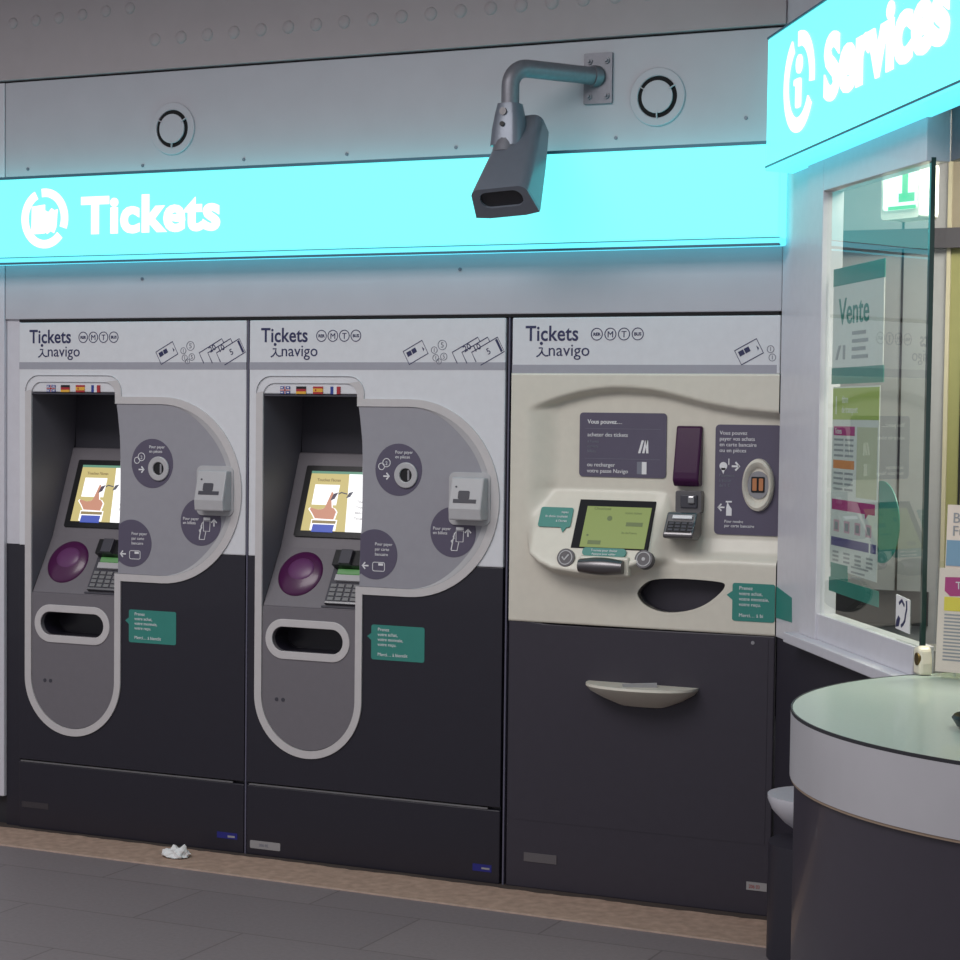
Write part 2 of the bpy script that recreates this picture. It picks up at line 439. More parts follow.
def machine_grey(loc, label):
    root = thing('ticket_machine', label, 'ticket machine', loc, 'grey ticket machines with round side panels')
    W_ = 0.99
    # carcass (behind the skins)
    b = B()
    b.box(0.006, 0.985, 0.002, 0.38, -0.62, -0.02); b.box(0.006, 0.985, 1.64, 1.89, -0.62, -0.02)
    b.box(0.006, 0.060, 0.38, 1.64, -0.62, -0.02); b.box(0.60, 0.985, 0.38, 1.64, -0.62, -0.02); b.box(0.06, 0.60, 0.38, 1.64, -0.62, -0.42)
    b.obj('carcass', 'dark', root)
    # white upper skin with notch for the recess
    b = B(); b.plate([(0.002, 1.067), (0.052, 1.067), (0.052, 1.64), (0.456, 1.64), (0.456, 1.067), (W_, 1.067), (W_, 1.897), (0.002, 1.897)], -0.02, 0.0)
    b.obj('upper_panel', 'white', root, bevel=0.004)
    b = B(); b.plate([(0.002, 0.262), (W_, 0.262), (W_, 1.0655), (0.452, 1.0655), (0.452, 0.58)] + arc((0.2495, 0.58), 0.200, 0, -180, 30) + [(0.05, 1.0655), (0.002, 1.0655)], -0.02, 0.0)
    b.obj('lower_panel', 'dark', root, bevel=0.004)
    b = B(); b.box(0.002, W_, 0.002, 0.252, -0.02, 0.0); b.obj('plinth_panel', 'dark', root, bevel=0.004)
    b = B(); b.box(0.012, 0.945, 0.2525, 0.2585, -0.02, 0.0015); b.obj('seam_strip', 'steel', root)
    # border outline
    Lc, Lr = (0.640, 1.289), 0.336
    outer = [(0.034, 0.58), (0.034, 1.642)] + arc((0.094, 1.642), 0.06, 180, 90, 8) + arc((0.403, 1.642), 0.06, 90, 0, 8) + [(0.463, 1.625)] \
        + arc(Lc, Lr, 90, -90, 36) + [(0.463, 0.953)] + arc((0.2485, 0.58), 0.2145, 0, -180, 36)[:-1]
    inner = [(0.062, 0.58), (0.062, 1.632)] + arc((0.107, 1.632), 0.045, 180, 90, 8) + arc((0.392, 1.632), 0.045, 90, 0, 8) + [(0.437, 1.599)] \
        + arc((0.637, 1.289), 0.310, 90, -90, 36) + [(0.437, 0.979)] + arc((0.2495, 0.58), 0.1875, 0, -180, 36)[:-1]
    b = B(); b.plate([outer, inner], -0.002, 0.006); b.obj('border', 'border', root, bevel=0.002, seg=2)
    # flag strip
    st = [(0.062, 1.632)] + arc((0.107, 1.632), 0.045, 180, 90, 8) + arc((0.392, 1.632), 0.045, 90, 0, 8)
    b = B(); b.plate(st, -0.01, 0.003); fs = b.obj('flag_strip', 'white', root)
    def flag(cx, parts):
        f = B(); cz = 1.653
        for i, (mi, quads) in enumerate(parts):
            f.mi = i
            for (a0, a1, c0, c1) in quads: f.box(cx - 0.019 + 0.038 * a0, cx - 0.019 + 0.038 * a1, cz - 0.013 + 0.026 * c0, cz - 0.013 + 0.026 * c1, 0.0, 0.0042 + 0.0004 * i)
        f.obj('flag', [p[0] for p in parts], fs)
    flag(0.150, [('blue', [(0, 1, 0, 1)]), ('print_white', [(0, 1, .36, .64), (.42, .58, 0, 1), (0.05, .3, .1, .24), (.7, .95, .1, .24), (0.05, .3, .76, .9), (.7, .95, .76, .9)]), ('red', [(0, 1, .43, .57), (.46, .54, 0, 1)])])
    flag(0.214, [('black', [(0, 1, .66, 1)]), ('red', [(0, 1, .33, .66)]), ('yellow', [(0, 1, 0, .33)])])
    flag(0.281, [('red', [(0, 1, 0, .27), (0, 1, .73, 1)]), ('yellow', [(0, 1, .27, .73)]), ('red', [(.22, .36, .36, .64)])])
    flag(0.350, [('blue', [(0, .33, 0, 1)]), ('print_white', [(.33, .66, 0, 1)]), ('red', [(.66, 1, 0, 1)])])
    # round side panel
    edge = [(0.449, 0.979), (0.449, 1.06), (0.456, 1.20), (0.460, 1.351), (0.455, 1.48), (0.446, 1.56), (0.440, 1.599)]
    lobe = edge + arc((0.637, 1.289), 0.3105, 90, -90, 40)
    b = B(); b.plate(lobe, -0.022, 0.002); lb = b.obj('side_panel', 'lobe', root, bevel=0.003)
    # dished inner lip on the round side
    b = B(); n = 44
    ringA = [WALL.p(*q, 0.0058) for q in arc((0.637, 1.289), 0.3095, 90, -90, n)]; ringB = [WALL.p(0.637 + (0.309 - 0.020 * sm(min(i, n - i) / 12)) * math.cos(math.radians(90 - 180 * i / n)), 1.289 + (0.309 - 0.020 * sm(min(i, n - i) / 12)) * math.sin(math.radians(90 - 180 * i / n)), 0.0025) for i in range(n + 1)]
    va = [b.bm.verts.new(p) for p in ringA]; vb = [b.bm.verts.new(p) for p in ringB]
    for i in range(n): b.face([va[i], vb[i], vb[i + 1], va[i + 1]])
    b.obj('dished_lip', 'pale', lb, smooth=True, recalc=False)
    # coin disc
    b = B(); b.disc((0.598, 1.385), 0.089, 0.0, 0.0032, 44); cd = b.obj('coin_disc', 'disc', root)
    b = B(); b.ring((0.628, 1.367), 0.023, 0.044, 0.002, 0.011, 36); b.obj('coin_bezel', 'pale', cd, bevel=0.003)
    b = B(); b.disc((0.628, 1.367), 0.024, 0.0025, 0.0045, 28); b.mi = 1; b.box(0.634, 0.641, 1.350, 1.384, 0.004, 0.008); b.obj('coin_slot', ['black', 'mid'], cd)
    b = B(); b.text('Pour payer', 0.585, 1.440, 0.0150, 0.002, 0.0044); b.text('en pièces', 0.585, 1.424, 0.0150, 0.002, 0.0044); b.obj('lettering', 'print_white', cd); b = B()
    b.stroke([(0.540, 1.362), (0.562, 1.362)], 0.005, 0.002, 0.0044); b.stroke([(0.552, 1.373), (0.563, 1.362), (0.552, 1.351)], 0.005, 0.002, 0.0044)
    b.ring((0.552, 1.408), 0.013, 0.0155, 0.002, 0.0044, 20); b.ring((0.533, 1.395), 0.010, 0.0125, 0.002, 0.0044, 20); b.text('2', 0.552, 1.400, 0.018, 0.002, 0.0044, align='CENTER')
    b.obj('coin_symbol', 'print_white', cd)
    # banknote disc and acceptor
    b = B(); b.disc((0.806, 1.180), 0.085, 0.0, 0.0032, 44); nd = b.obj('banknote_disc', 'disc', root)
    b = B(); b.text('Pour payer', 0.731, 1.186, 0.0150, 0.002, 0.0044); b.text('en billets', 0.731, 1.171, 0.0150, 0.002, 0.0044); b.obj('lettering', 'print_white', nd); b = B()
    b.stroke([(0.862, 1.166), (0.862, 1.190)], 0.005, 0.002, 0.0044); b.stroke([(0.851, 1.179), (0.862, 1.191), (0.873, 1.179)], 0.005, 0.002, 0.0044)
    b.box(0.818, 0.846, 1.188, 1.197, 0.002, 0.0044)
    b.stroke([(0.818, 1.185), (0.846, 1.185), (0.844, 1.148), (0.818, 1.148)], 0.0025, 0.002, 0.0044, True)
    b.stroke([(0.800, 1.118), (0.822, 1.118), (0.828, 1.146)], 0.0025, 0.002, 0.0044); b.stroke([(0.800, 1.120), (0.806, 1.150), (0.812, 1.176), (0.818, 1.180)], 0.0035, 0.002, 0.0044)
    b.stroke([(0.806, 1.140), (0.800, 1.150), (0.812, 1.160), (0.806, 1.166)], 0.003, 0.002, 0.0044)
    b.obj('banknote_symbol', 'print_white', nd)
    b = B(); b.rbox(0.792, 0.945, 1.205, 1.382, 0.0, 0.010, 0.022, 6); ac = b.obj('banknote_acceptor', 'pale', root, bevel=0.003)
    b = B()
    prof = [(1.224, 0.006), (1.224, 0.062), (1.262, 0.066), (1.366, 0.040), (1.366, 0.006)]
    b.hull3([WALL.p(0.816, z, w) for z, w in prof], [WALL.p(0.936, z, w) for z, w in prof]); b.obj('acceptor_mouth', 'pale', ac, bevel=0.005)
    b = B(); FA = Fr(WALL.p(0, 1.262, 0.066), (1, 0, 0), (0, 0.026, 0.104))
    b.box(0.822, 0.908, 0.022, 0.038, -0.01, 0.0015); b.rbox(0.838, 0.882, 0.030, 0.066, -0.01, 0.0012, 0.008)
    b2 = B(FA); b.bm.free(); b2.box(0.832, 0.916, 0.020, 0.033, -0.004, 0.0015); b2.rbox(0.848, 0.890, 0.033, 0.062, -0.004, 0.0012, 0.006); b2.disc((0.838, 0.075), 0.0035, -0.002, 0.0015, 10)
    b2.obj('note_slot', 'hood', ac)
    # bank card disc, cut by the recess edge
    pts = [(0.4515, 1.022)] + [q for q in arc((0.510, 1.093), 0.086, -128, 128, 36) if q[0] > 0.4525] + [(0.4535, 1.160)]
    b = B(); b.plate(pts, 0.0, 0.0032); kd = b.obj('bank_card_disc', 'disc', root)
    b = B()
    for i, t in enumerate(['Pour payer', 'par carte', 'bancaire']): b.text(t, 0.510, 1.124 - 0.0175 * i, 0.0150, 0.002, 0.0044)
    b.obj('lettering', 'print_white', kd); b = B()
    b.stroke([(0.462, 1.053), (0.486, 1.053)], 0.005, 0.002, 0.0044); b.stroke([(0.473, 1.064), (0.462, 1.053), (0.473, 1.042)], 0.005, 0.002, 0.0044)
    b.stroke(rrect(0.502, 0.548, 1.036, 1.066, 0.006, 3), 0.0022, 0.002, 0.0044, True); b.box(0.524, 0.542, 1.055, 1.063, 0.002, 0.0044)
    b.obj('card_symbol', 'print_white', kd)
    # recess walls
    b = B()
    def wallpoly(x, t=0.004, w=-0.001):
        pr = [(w, 0.895 - w), (-0.12, 1.09), (-0.26, 1.44), (-0.28, 1.632), (w, 1.632)]
        b.hull3([WALL.p(x - t / 2, z, w) for w, z in pr], [WALL.p(x + t / 2, z, w) for w, z in pr])
    wallpoly(0.061); b.obj('recess_wall', 'cavity', root); b = B(); wallpoly(0.560, 0.004, -0.024); b.obj('recess_wall', 'cavity', root)
    b = B(); b.box(0.06, 0.56, 1.632, 1.638, -0.30, -0.001); b.box(0.06, 0.56, 1.43, 1.64, -0.30, -0.27); b.obj('recess_hood', 'hood', root)
    # console: sloping shelf and screen panel
    b = B()
    pr = [(-0.001, 0.895), (-0.12, 1.095), (-0.25, 1.43), (-0.27, 1.43), (-0.14, 1.080), (-0.012, 0.88)]
    b.hull3([WALL.p(0.063, z, w) for w, z in pr], [WALL.p(0.449, z, w) for w, z in pr[:1]] + [WALL.p(0.56 if i else 0.449, z, w) for i, (w, z) in enumerate(pr) if i]); con = b.obj('console', 'capsule', root, bevel=0.004)
    SF = Fr((0.065, 0.0, 0.895), (1, 0, 0), (0, 0.12, 0.20)); PF = Fr((0.065, 0.12, 1.095), (1, 0, 0), (0, 0.13, 0.335))
    b = B(PF); b.rbox(0.046, 0.425, 0.040, 0.308, -0.004, 0.008, 0.006); sc = b.obj('touch_screen', 'black', root, bevel=0.002)
    b = B(PF); b.box(0.072, 0.405, 0.062, 0.286, 0.002, 0.0085)
    b.mi = 1; b.plate([(0.252, 0.062), (0.405, 0.062), (0.405, 0.278), (0.226, 0.278)], 0.004, 0.0092)
    b.mi = 2; b.box(0.072, 0.405, 0.278, 0.287, 0.004, 0.0094)
    b.mi = 1; b.box(0.096, 0.196, 0.160, 0.236, 0.004, 0.0094)
    # pointing hand with sleeve
    hand = [(0.083, 0.108), (0.155, 0.106), (0.160, 0.135), (0.150, 0.147), (0.140, 0.150), (0.134, 0.176), (0.136, 0.206), (0.129, 0.210), (0.121, 0.178), (0.113, 0.148), (0.100, 0.142), (0.086, 0.141), (0.060, 0.148), (0.056, 0.142), (0.070, 0.126)]
    hand = [(x * 1.05 + 0.034, z) for x, z in hand]; cx_, cz_ = 0.150, 0.14
    b.mi = 1; b.plate([(cx_ + (x - cx_) * 1.10, cz_ + (z - cz_) * 1.08) for x, z in hand], 0.004, 0.0098); b.box(0.108, 0.212, 0.064, 0.105, 0.004, 0.0097)
    b.mi = 3; b.plate(hand, 0.004, 0.0103)
    b.mi = 5; b.box(0.112, 0.208, 0.090, 0.101, 0.004, 0.0103)
    b.mi = 4; b.plate([(0.116, 0.058), (0.202, 0.058), (0.204, 0.086), (0.118, 0.086)], 0.004, 0.0104)
    b.mi = 6; b.plate([(0.170, 0.176), (0.186, 0.184), (0.196, 0.208), (0.178, 0.202)], 0.004, 0.0104)
    b.mi = 7; b.plate([(0.232, 0.188), (0.246, 0.192), (0.256, 0.212), (0.240, 0.208)], 0.004, 0.0104); b.stroke([(0.198, 0.202), (0.208, 0.208), (0.232, 0.203)], 0.004, 0.004, 0.0104)
    b.mi = 5; b.text('Touchez l\'écran', 0.100, 0.249, 0.0150, 0.005, 0.0098, bold=0.0003)
    b.mi = 6
    for i in range(4): b.text(['Touch the screen', 'Tocar la pantalla', 'Bildschirm berühren', 'Toccare lo schermo'][i], 0.278, 0.172 - 0.021 * i, 0.0120, 0.005, 0.0098)
    b.obj('display', ['scr_yellow', 'scr_white', 'scr_green', 'scr_skin', 'scr_blue', 'scr_brown', 'scr_dark', 'print_grey'], sc)
    # purple card reader
    b = B(SF); b.dome((0.112, 0.130), 0.088, 0.088, 0.020, -0.002, 40, 10)
    rd = b.obj('card_reader', 'purple', root, smooth=True)
    b = B(SF); b.dome((0.117, 0.140), 0.052, 0.045, 0.010, 0.0125, 30, 6); b.obj('reader_target', 'purple_light', rd, smooth=True)
    # pin pad
    b = B(SF); b.box(0.232, 0.40, 0.004, 0.012, -0.002, 0.003); b.box(0.245, 0.40, 0.015, 0.215, -0.004, 0.012); pp = b.obj('pin_pad', 'hood', root, bevel=0.003)
    b = B(SF); b.box(0.252, 0.385, 0.150, 0.210, 0.008, 0.045); b.mi = 1; b.box(0.285, 0.33, 0.150, 0.205, 0.010, 0.062); b.mi = 2; b.box(0.268, 0.385, 0.128, 0.148, 0.008, 0.020); b.mi = 3; b.box(0.268, 0.385, 0.100, 0.124, 0.008, 0.026)
    b.obj('card_slot', ['black', 'hood', 'green_led', 'pale'], pp, bevel=0.002)
    for r in range(4):
        for c in range(4):
            k = B(SF); k.box(0.256 + 0.030 * c, 0.278 + 0.030 * c, 0.028 + 0.017 * r, 0.040 + 0.017 * r, 0.010, 0.016); k.obj('key', 'key', pp)
    k = B(SF); k.box(0.250, 0.395, 0.016, 0.023, 0.010, 0.016); k.obj('edge_strip', 'steel', pp)
    # capsule front below the recess, with the delivery slot
    cap = [(0.064, 0.893), (0.064, 0.58)] + arc((0.2495, 0.58), 0.186, 180, 360, 36)[1:] + [(0.4355, 0.893)]
    cx = lambda u, v: rrect(u[0], u[1], v[0], v[1], (v[1] - v[0]) / 2 - 0.0001, 10)
    hole = cx((0.105, 0.388), (0.738, 0.824))
    b = B(); b.plate([cap, hole], -0.018, 0.002); b.obj('capsule_panel', 'capsule', root, bevel=0.002)
    b = B(); b.plate([cx((0.078, 0.415), (0.710, 0.851)), hole], 0.0, 0.006); b.obj('slot_border', 'border', root, bevel=0.002)
    b = B(); b.plate([cx((0.10, 0.393), (0.733, 0.829)), hole], -0.11, -0.017); b.plate(cx((0.10, 0.393), (0.733, 0.829)), -0.12, -0.108); b.obj('slot_tray', 'dark', root)
    for x in (0.124, 0.150):
        b = B(); b.disc((x, 0.566), 0.007, 0.0, 0.0035, 14); b.obj('screw', 'hood', root)
    front_header(root, False, 0.657, (1.724, 1.750))
    teal_label(root, 0.498, 0.702, 0.731, 0.851, [(0.499, 0.822), (0.499, 0.796), (0.482, 0.810)], LABEL_LINES, 0.0160, 0.0)
    return root

def dup_tree(o, parent=None):
    c = o.copy(); COL.objects.link(c)
    if parent: c.parent = parent
    for ch in list(o.children): dup_tree(ch, c)
    return c

m1 = machine_grey((0.0, 0, 0), 'leftmost ticket machine, grey with round side panel, beside the white upright')
m2 = dup_tree(m1); m2.location = (1.0, 0, 0); m2['label'] = 'middle ticket machine, grey with round side panel, between the other two machines'
b = B(); b.box(0.018, 0.140, 0.080, 0.102, -0.001, 0.0012); b.obj('dim_sticker', 'capsule_dim', m1)
b = B(); b.box(0.880, 0.965, 0.050, 0.072, -0.001, 0.0012); b.mi = 1; b.box(0.925, 0.955, 0.055, 0.062, 0.0, 0.0018); b.obj('blue_sticker', ['stick_blue', 'stick_grey'], m1)
b = B(); b.rbox(0.018, 0.142, 0.027, 0.055, -0.001, 0.0012, 0.004); b.mi = 1; b.text('206 02', 0.055, 0.036, 0.014, 0.0, 0.0022); b.obj('number_sticker', ['stick_grey', 'print_grey'], m2)
b = B(); b.box(0.892, 0.962, 0.040, 0.064, -0.001, 0.0012); b.mi = 1; b.box(0.925, 0.955, 0.048, 0.054, 0.0, 0.0018); b.obj('blue_sticker', ['stick_blue', 'stick_grey'], m2)
# narrow edge strips between the cabinets
for x in (0.9945, 2.0005):
    b = B(); b.box(x, x + 0.0055, 0.002, 1.897, -0.3, 0.0); struct(b.obj('trim_%d' % (3 if x < 1 else 4), 'edge_strip'))

# ------------------------------------------------------------------ cream machine
X3 = 2.012
def interp(x, pts):
    if x <= pts[0][0]: return pts[0][1]
    for (a, p), (c, q) in zip(pts, pts[1:]):
        if x <= c: 
            t = (x - a) / (c - a); return p + (q - p) * t
    return pts[-1][1]
WAVE = [(-0.02, 1.585), (0.058, 1.604), (0.12, 1.622), (0.18, 1.641), (0.24, 1.657), (0.30, 1.667), (0.36, 1.672), (0.42, 1.671), (0.48, 1.667), (0.525, 1.660), (0.60, 1.643), (0.678, 1.624), (0.788, 1.606), (0.91, 1.596)]
BOT = [(0.0, 1.24), (0.057, 1.20), (0.075, 1.13), (0.10, 1.095), (0.14, 1.068), (0.19, 1.05), (0.285, 1.040), (0.40, 1.046), (0.452, 1.066), (0.50, 1.085), (0.555, 1.098), (0.737, 1.112), (0.91, 1.110)]
def depth3(x, z):
    """distance of the cream front behind (+) or before (-) the cabinet plane"""
    wz, bz = interp(x, WAVE), interp(x, BOT)
    left = 0.085 * (1 - sm((x - 0.475) / 0.11)) + 0.016
    zb = 1.335 - 0.145 * sm((x - 0.53) / 0.08)
    if z > zb: prof = 0.045
    else:
        t = (zb - z) / (zb - 1.06); prof = 0.045 - (0.045 + left) * min(1, max(0, t)) ** 1.0
    m = sm((wz - z) / 0.022)
    mb = sm((z - bz) / 0.035)
    ml = sm((x - 0.055) / (0.05 + 0.06 * sm((z - 1.22) / 0.16)))
    return prof * m * mb * ml
def at3(x0, z0):
    """point on the cream front seen at (x0, z0) on the cabinet plane"""
    P0 = Vector((X3 + x0, 0, z0)); y = 0.0; Q = P0
    for _ in range(8):
        t = (y - CAM.y) / (0 - CAM.y); Q = CAM + (P0 - CAM) * t
        y = 0.6 * depth3(Q.x - X3, Q.z) + 0.4 * y
    return Q.x - X3, y, Q.z

def machine_cream():
    root = thing('ticket_machine', 'cream and charcoal ticket machine with green screen, next to the services kiosk', 'ticket machine', (X3, 0, 0))
    W3 = 0.9160
    b = B(); b.box(0.006, W3 - 0.004, 0.002, 0.62, -0.62, -0.02); b.box(0.006, W3 - 0.004, 0.62, 1.89, -0.62, -0.14); b.obj('carcass', 'dark3', root)
    b = B(); b.box(0.002, W3, 1.714, 1.897, -0.14, 0.0); b.obj('header_panel', 'white', root, bevel=0.004)
    b = B(); b.plate([(0.002, 0.002), (W3, 0.002), (W3, 0.892), (0.30, 0.887), (0.14, 0.888), (0.02, 0.900), (0.002, 0.900)], -0.02, 0.0); b.obj('lower_panel', 'dark3', root, bevel=0.004)
    b = B(); b.rbox(0.008, 0.895, 0.23, 0.885, -0.004, 0.0012, 0.006); b.obj('lower_door', 'dark3', root)
    front_header(root, True, 0.815, (1.714, 1.742))
    # cream moulded front: height field with an opening
    nx, nz = 130, 120; x0, x1, z0, z1 = 0.002, W3, 0.893, 1.714
    D = [(0.475, 1.035), (0.50, 1.051), (0.55, 1.058), (0.62, 1.060), (0.70, 1.058), (0.745, 1.054), (0.752, 1.046), (0.745, 1.030), (0.72, 1.005), (0.685, 0.979), (0.64, 0.960), (0.59, 0.950), (0.55, 0.948), (0.51, 0.955), (0.475, 0.972), (0.456, 0.995), (0.455, 1.012)]
    # smooth D outline
    for _ in range(2):
        E_ = []
        for i in range(len(D)):
            a, c = D[i], D[(i + 1) % len(D)]; E_ += [(a[0] * .75 + c[0] * .25, a[1] * .75 + c[1] * .25), (a[0] * .25 + c[0] * .75, a[1] * .25 + c[1] * .75)]
        D = E_
    def inside(x, z, P):
        r = False; j = len(P) - 1
        for i in range(len(P)):
            if (P[i][1] > z) != (P[j][1] > z) and x < (P[j][0] - P[i][0]) * (z - P[i][1]) / (P[j][1] - P[i][1]) + P[i][0]: r = not r
            j = i
        return r
    dc = (0.605, 1.004)
    grow = lambda k: [(dc[0] + (x - dc[0]) * k, dc[1] + (z - dc[1]) * k) for x, z in D]
    g = B(); V_ = {}
    for i in range(nx + 1):
        for j in range(nz + 1):
            x = x0 + (x1 - x0) * i / nx; z = z0 + (z1 - z0) * j / nz
            V_[i, j] = g.bm.verts.new((x, depth3(x, z) - 0.002, z))
    big = grow(1.06)
    for i in range(nx):
        for j in range(nz):
            x = x0 + (x1 - x0) * (i + .5) / nx; z = z0 + (z1 - z0) * (j + .5) / nz
            if inside(x, z, big): continue
            g.face([V_[i, j], V_[i + 1, j], V_[i + 1, j + 1], V_[i, j + 1]])
    for v in [v for v in g.bm.verts if not v.link_faces]: g.bm.verts.remove(v)
    # edge returns
    for i in range(nx):
        for j, s_ in ((0, 1), (nz, -1)):
            a, c = V_[i, j], V_[i + 1, j]; a2 = g.bm.verts.new((a.co.x, 0.02, a.co.z)); c2 = g.bm.verts.new((c.co.x, 0.02, c.co.z)); g.face([a2, c2, c, a] if s_ > 0 else [a, c, c2, a2])
    g.obj('cream_front', 'cream', root, smooth=True, recalc=False, auto=False)
    b = B(); b.plate([grow(1.16), D], -0.03, 0.0026); b.obj('opening_rim', 'cream', root)
    b = B(); b.plate([grow(1.05), D], -0.06, -0.006); b.plate(grow(1.05), -0.066, -0.058); b.obj('delivery_opening', 'dark3', root)
    # information panel on the upper wall
    yb = 0.045
    UP = Fr((0, yb, 0))
    q = lambda x, z, y=yb: ((X3 + x - CAM.x) * (y - CAM.y) / (0 - CAM.y) + CAM.x - X3, (z - CAM.z) * (y - CAM.y) / (0 - CAM.y) + CAM.z)
    (a0, c1), (a1, c0) = q(0.249, 1.587), q(0.548, 1.379)
    b = B(UP); b.rbox(a0, a1, c0, c1, 0.0, 0.006, 0.012); ip = b.obj('information_panel', 'disc', root)
    b = B(UP); tx = a0 + 0.028
    b.text('Vous pouvez…', tx, c1 - 0.036, 0.0195, 0.004, 0.0075, bold=0.0003)
    b.text('acheter des tickets', tx, c1 - 0.078, 0.0185, 0.004, 0.0075)
    b.text('ou recharger', tx, c1 - 0.176, 0.0185, 0.004, 0.0075); b.text('votre passe Navigo', tx, c1 - 0.196, 0.0185, 0.004, 0.0075)
    b.obj('lettering', 'print_white', ip)
    b = B(UP)
    for i, t in enumerate(['à l\'unité', 'carnets', 'billets']): b.text(t, tx, c1 - 0.098 - 0.016 * i, 0.0130, 0.004, 0.0072)
    b.box(a0 + 0.02, a1 - 0.02, c1 - 0.0525, c1 - 0.0515, 0.004, 0.0068); b.box(a0 + 0.02, a1 - 0.02, c1 - 0.1505, c1 - 0.1495, 0.004, 0.0068)
    b.obj('fine_print', 'print_grey', ip)
    b = B(UP); ux = a1 - 0.096; uz = c1 - 0.13
    for (dx, s_) in ((0.0, 0.012), (0.014, 0.010), (0.028, -0.002)): b.plate([(ux + dx, uz), (ux + dx + 0.008, uz), (ux + dx + 0.008 + s_, uz + 0.042), (ux + dx + s_, uz + 0.042)], 0.004, 0.0075)
    b.box(ux + 0.014, ux + 0.030, c1 - 0.198, c1 - 0.158, 0.004, 0.0075); b.obj('ticket_symbols', 'print_white', ip)
    b = B(UP); b.box(ux - 0.003, ux + 0.014, c1 - 0.198, c1 - 0.158, 0.004, 0.0072); b.obj('pass_symbol', 'print_grey', ip)
    # purple validator window
    (p0, t1), (p1, t0) = q(0.580, 1.548), q(0.670, 1.356)
    b = B()
    a = [(p0 + 0.004, -yb, t1), (p1, -yb, t1), (p1, -yb, t0), (p0, -yb, t0)]
    pr = [(t1, -yb), (t1, -0.030), (t0 + 0.045, 0.0), (t0 + 0.02, 0.004), (t0, -0.010), (t0, -yb)]
    b.hull3([WALL.p(p0 + 0.004, z, w) for z, w in pr], [WALL.p(p1, z, w) for z, w in pr]); pw = b.obj('pass_reader', 'purple3', root, bevel=0.006)
    b = B(); FW = Fr((0, 0.018, 0)); b.bm.free()
    # payment panel
    (a0, c1), (_, c0) = q(0.712, 1.554), q(0.706, 1.207)
    b = B(UP); b.rbox(a0, 0.914, c0 - 0.0, c1, -0.012, 0.006, 0.014); pay = b.obj('payment_panel', 'disc', root)
    b = B(UP); tx = a0 + 0.014
    for i, t in enumerate(['Vous pouvez', 'payer vos achats', 'en carte bancaire', 'ou en pièces']): b.text(t, tx, c1 - 0.032 - 0.0185 * i, 0.0175, 0.004, 0.0075)
    b.text('Pour rendre', tx + 0.020, c0 + 0.038, 0.0125, 0.004, 0.0075); b.text('par carte bancaire', tx + 0.020, c0 + 0.024, 0.0135, 0.004, 0.0075); b.obj('lettering', 'print_white', pay); b = B(UP)
    zc = c1 - 0.132
    b.stroke([(tx + 0.042, zc), (tx + 0.066, zc)], 0.006, 0.004, 0.0075); b.stroke([(tx + 0.054, zc + 0.013), (tx + 0.067, zc), (tx + 0.054, zc - 0.013)], 0.006, 0.004, 0.0075)
    b.disc((tx + 0.014, zc), 0.013, 0.004, 0.0075, 16); b.plate([(tx + 0.006, zc - 0.006), (tx + 0.022, zc - 0.006), (tx + 0.014, zc - 0.026)], 0.004, 0.0075); b.stroke([(tx + 0.032, zc + 0.004), (tx + 0.032, zc + 0.024)], 0.003, 0.004, 0.0075)
    zc = c0 + 0.086
    b.stroke([(tx + 0.0, zc), (tx + 0.020, zc)], 0.005, 0.004, 0.0075); b.stroke([(tx + 0.010, zc + 0.011), (tx - 0.001, zc), (tx + 0.010, zc - 0.011)], 0.005, 0.004, 0.0075)
    b.plate([(tx + 0.026, zc - 0.026), (tx + 0.044, zc - 0.026), (tx + 0.044, zc - 0.004), (tx + 0.036, zc + 0.006), (tx + 0.030, zc + 0.018), (tx + 0.026, zc + 0.0)], 0.004, 0.0075); b.box(tx + 0.024, tx + 0.044, zc + 0.016, zc + 0.021, 0.004, 0.0075)
    b.obj('card_symbol', 'print_white', pay)
    b = B(UP)
    for i, t in enumerate(['Paiement', 'à partir', 'de 1 €']): b.text(t, tx, c1 - 0.166 - 0.016 * i, 0.0140, 0.004, 0.0072)
    b.obj('fine_print', 'print_grey', pay)
    cc = q(0.856, 1.366)
    b = B(UP)
    rings = []
    for (k, w) in ((1.0, 0.004), (0.97, 0.020), (0.86, 0.026), (0.70, 0.018), (0.62, 0.008)):
        rings.append([UP.p(cc[0] + 0.0475 * min(1, k * 1.0) * math.cos(t) if False else cc[0] + 0.052 * k * math.cos(t), cc[1] + 0.084 * k * math.sin(t), w) for t in [2 * PI * i / 44 for i in range(44)]])
    b.loft(rings); cup = b.obj('coin_cup', 'cream', root, smooth=True)
    b = B(UP); b.disc(cc, 0.036, 0.006, 0.013, 32, 0.044); b.obj('cup_floor', 'mid', cup, bevel=0.002)
    b = B(UP); b.rbox(cc[0] - 0.022, cc[0] + 0.022, cc[1] - 0.024, cc[1] + 0.026, 0.010, 0.0145, 0.004); b.obj('slot_backing', 'black', cup)
    for dx in (-0.017, 0.004):
        b = B(UP); b.rbox(cc[0] + dx, cc[0] + dx + 0.014, cc[1] - 0.018, cc[1] + 0.021, 0.012, 0.018, 0.003); b.obj('coin_shutter', 'copper', cup)
    # screen on the sloping desk
    def fr_from(c00, c10, c01):
        A, Bq, C_ = [Vector(p) for p in (c00, c10, c01)]
        U = (Bq - A); V0 = (C_ - A); 
        V = V0 - U.normalized() * V0.dot(U.normalized())
        return Fr(A, U, V), U.length, V.length
    A = Vector(at3(0.222, 1.143)); T_ = Vector(at3(0.265, 1.302))
    FS = Fr((A.x, A.y, A.z), (1, 0, 0), (0, T_.y - A.y, T_.z - A.z)); hS = math.hypot(T_.y - A.y, T_.z - A.z)
    b = B(FS); b.box(0.0, 0.262, 0.0, hS, -0.01, 0.004); scn = b.obj('screen', 'matt_black', root)
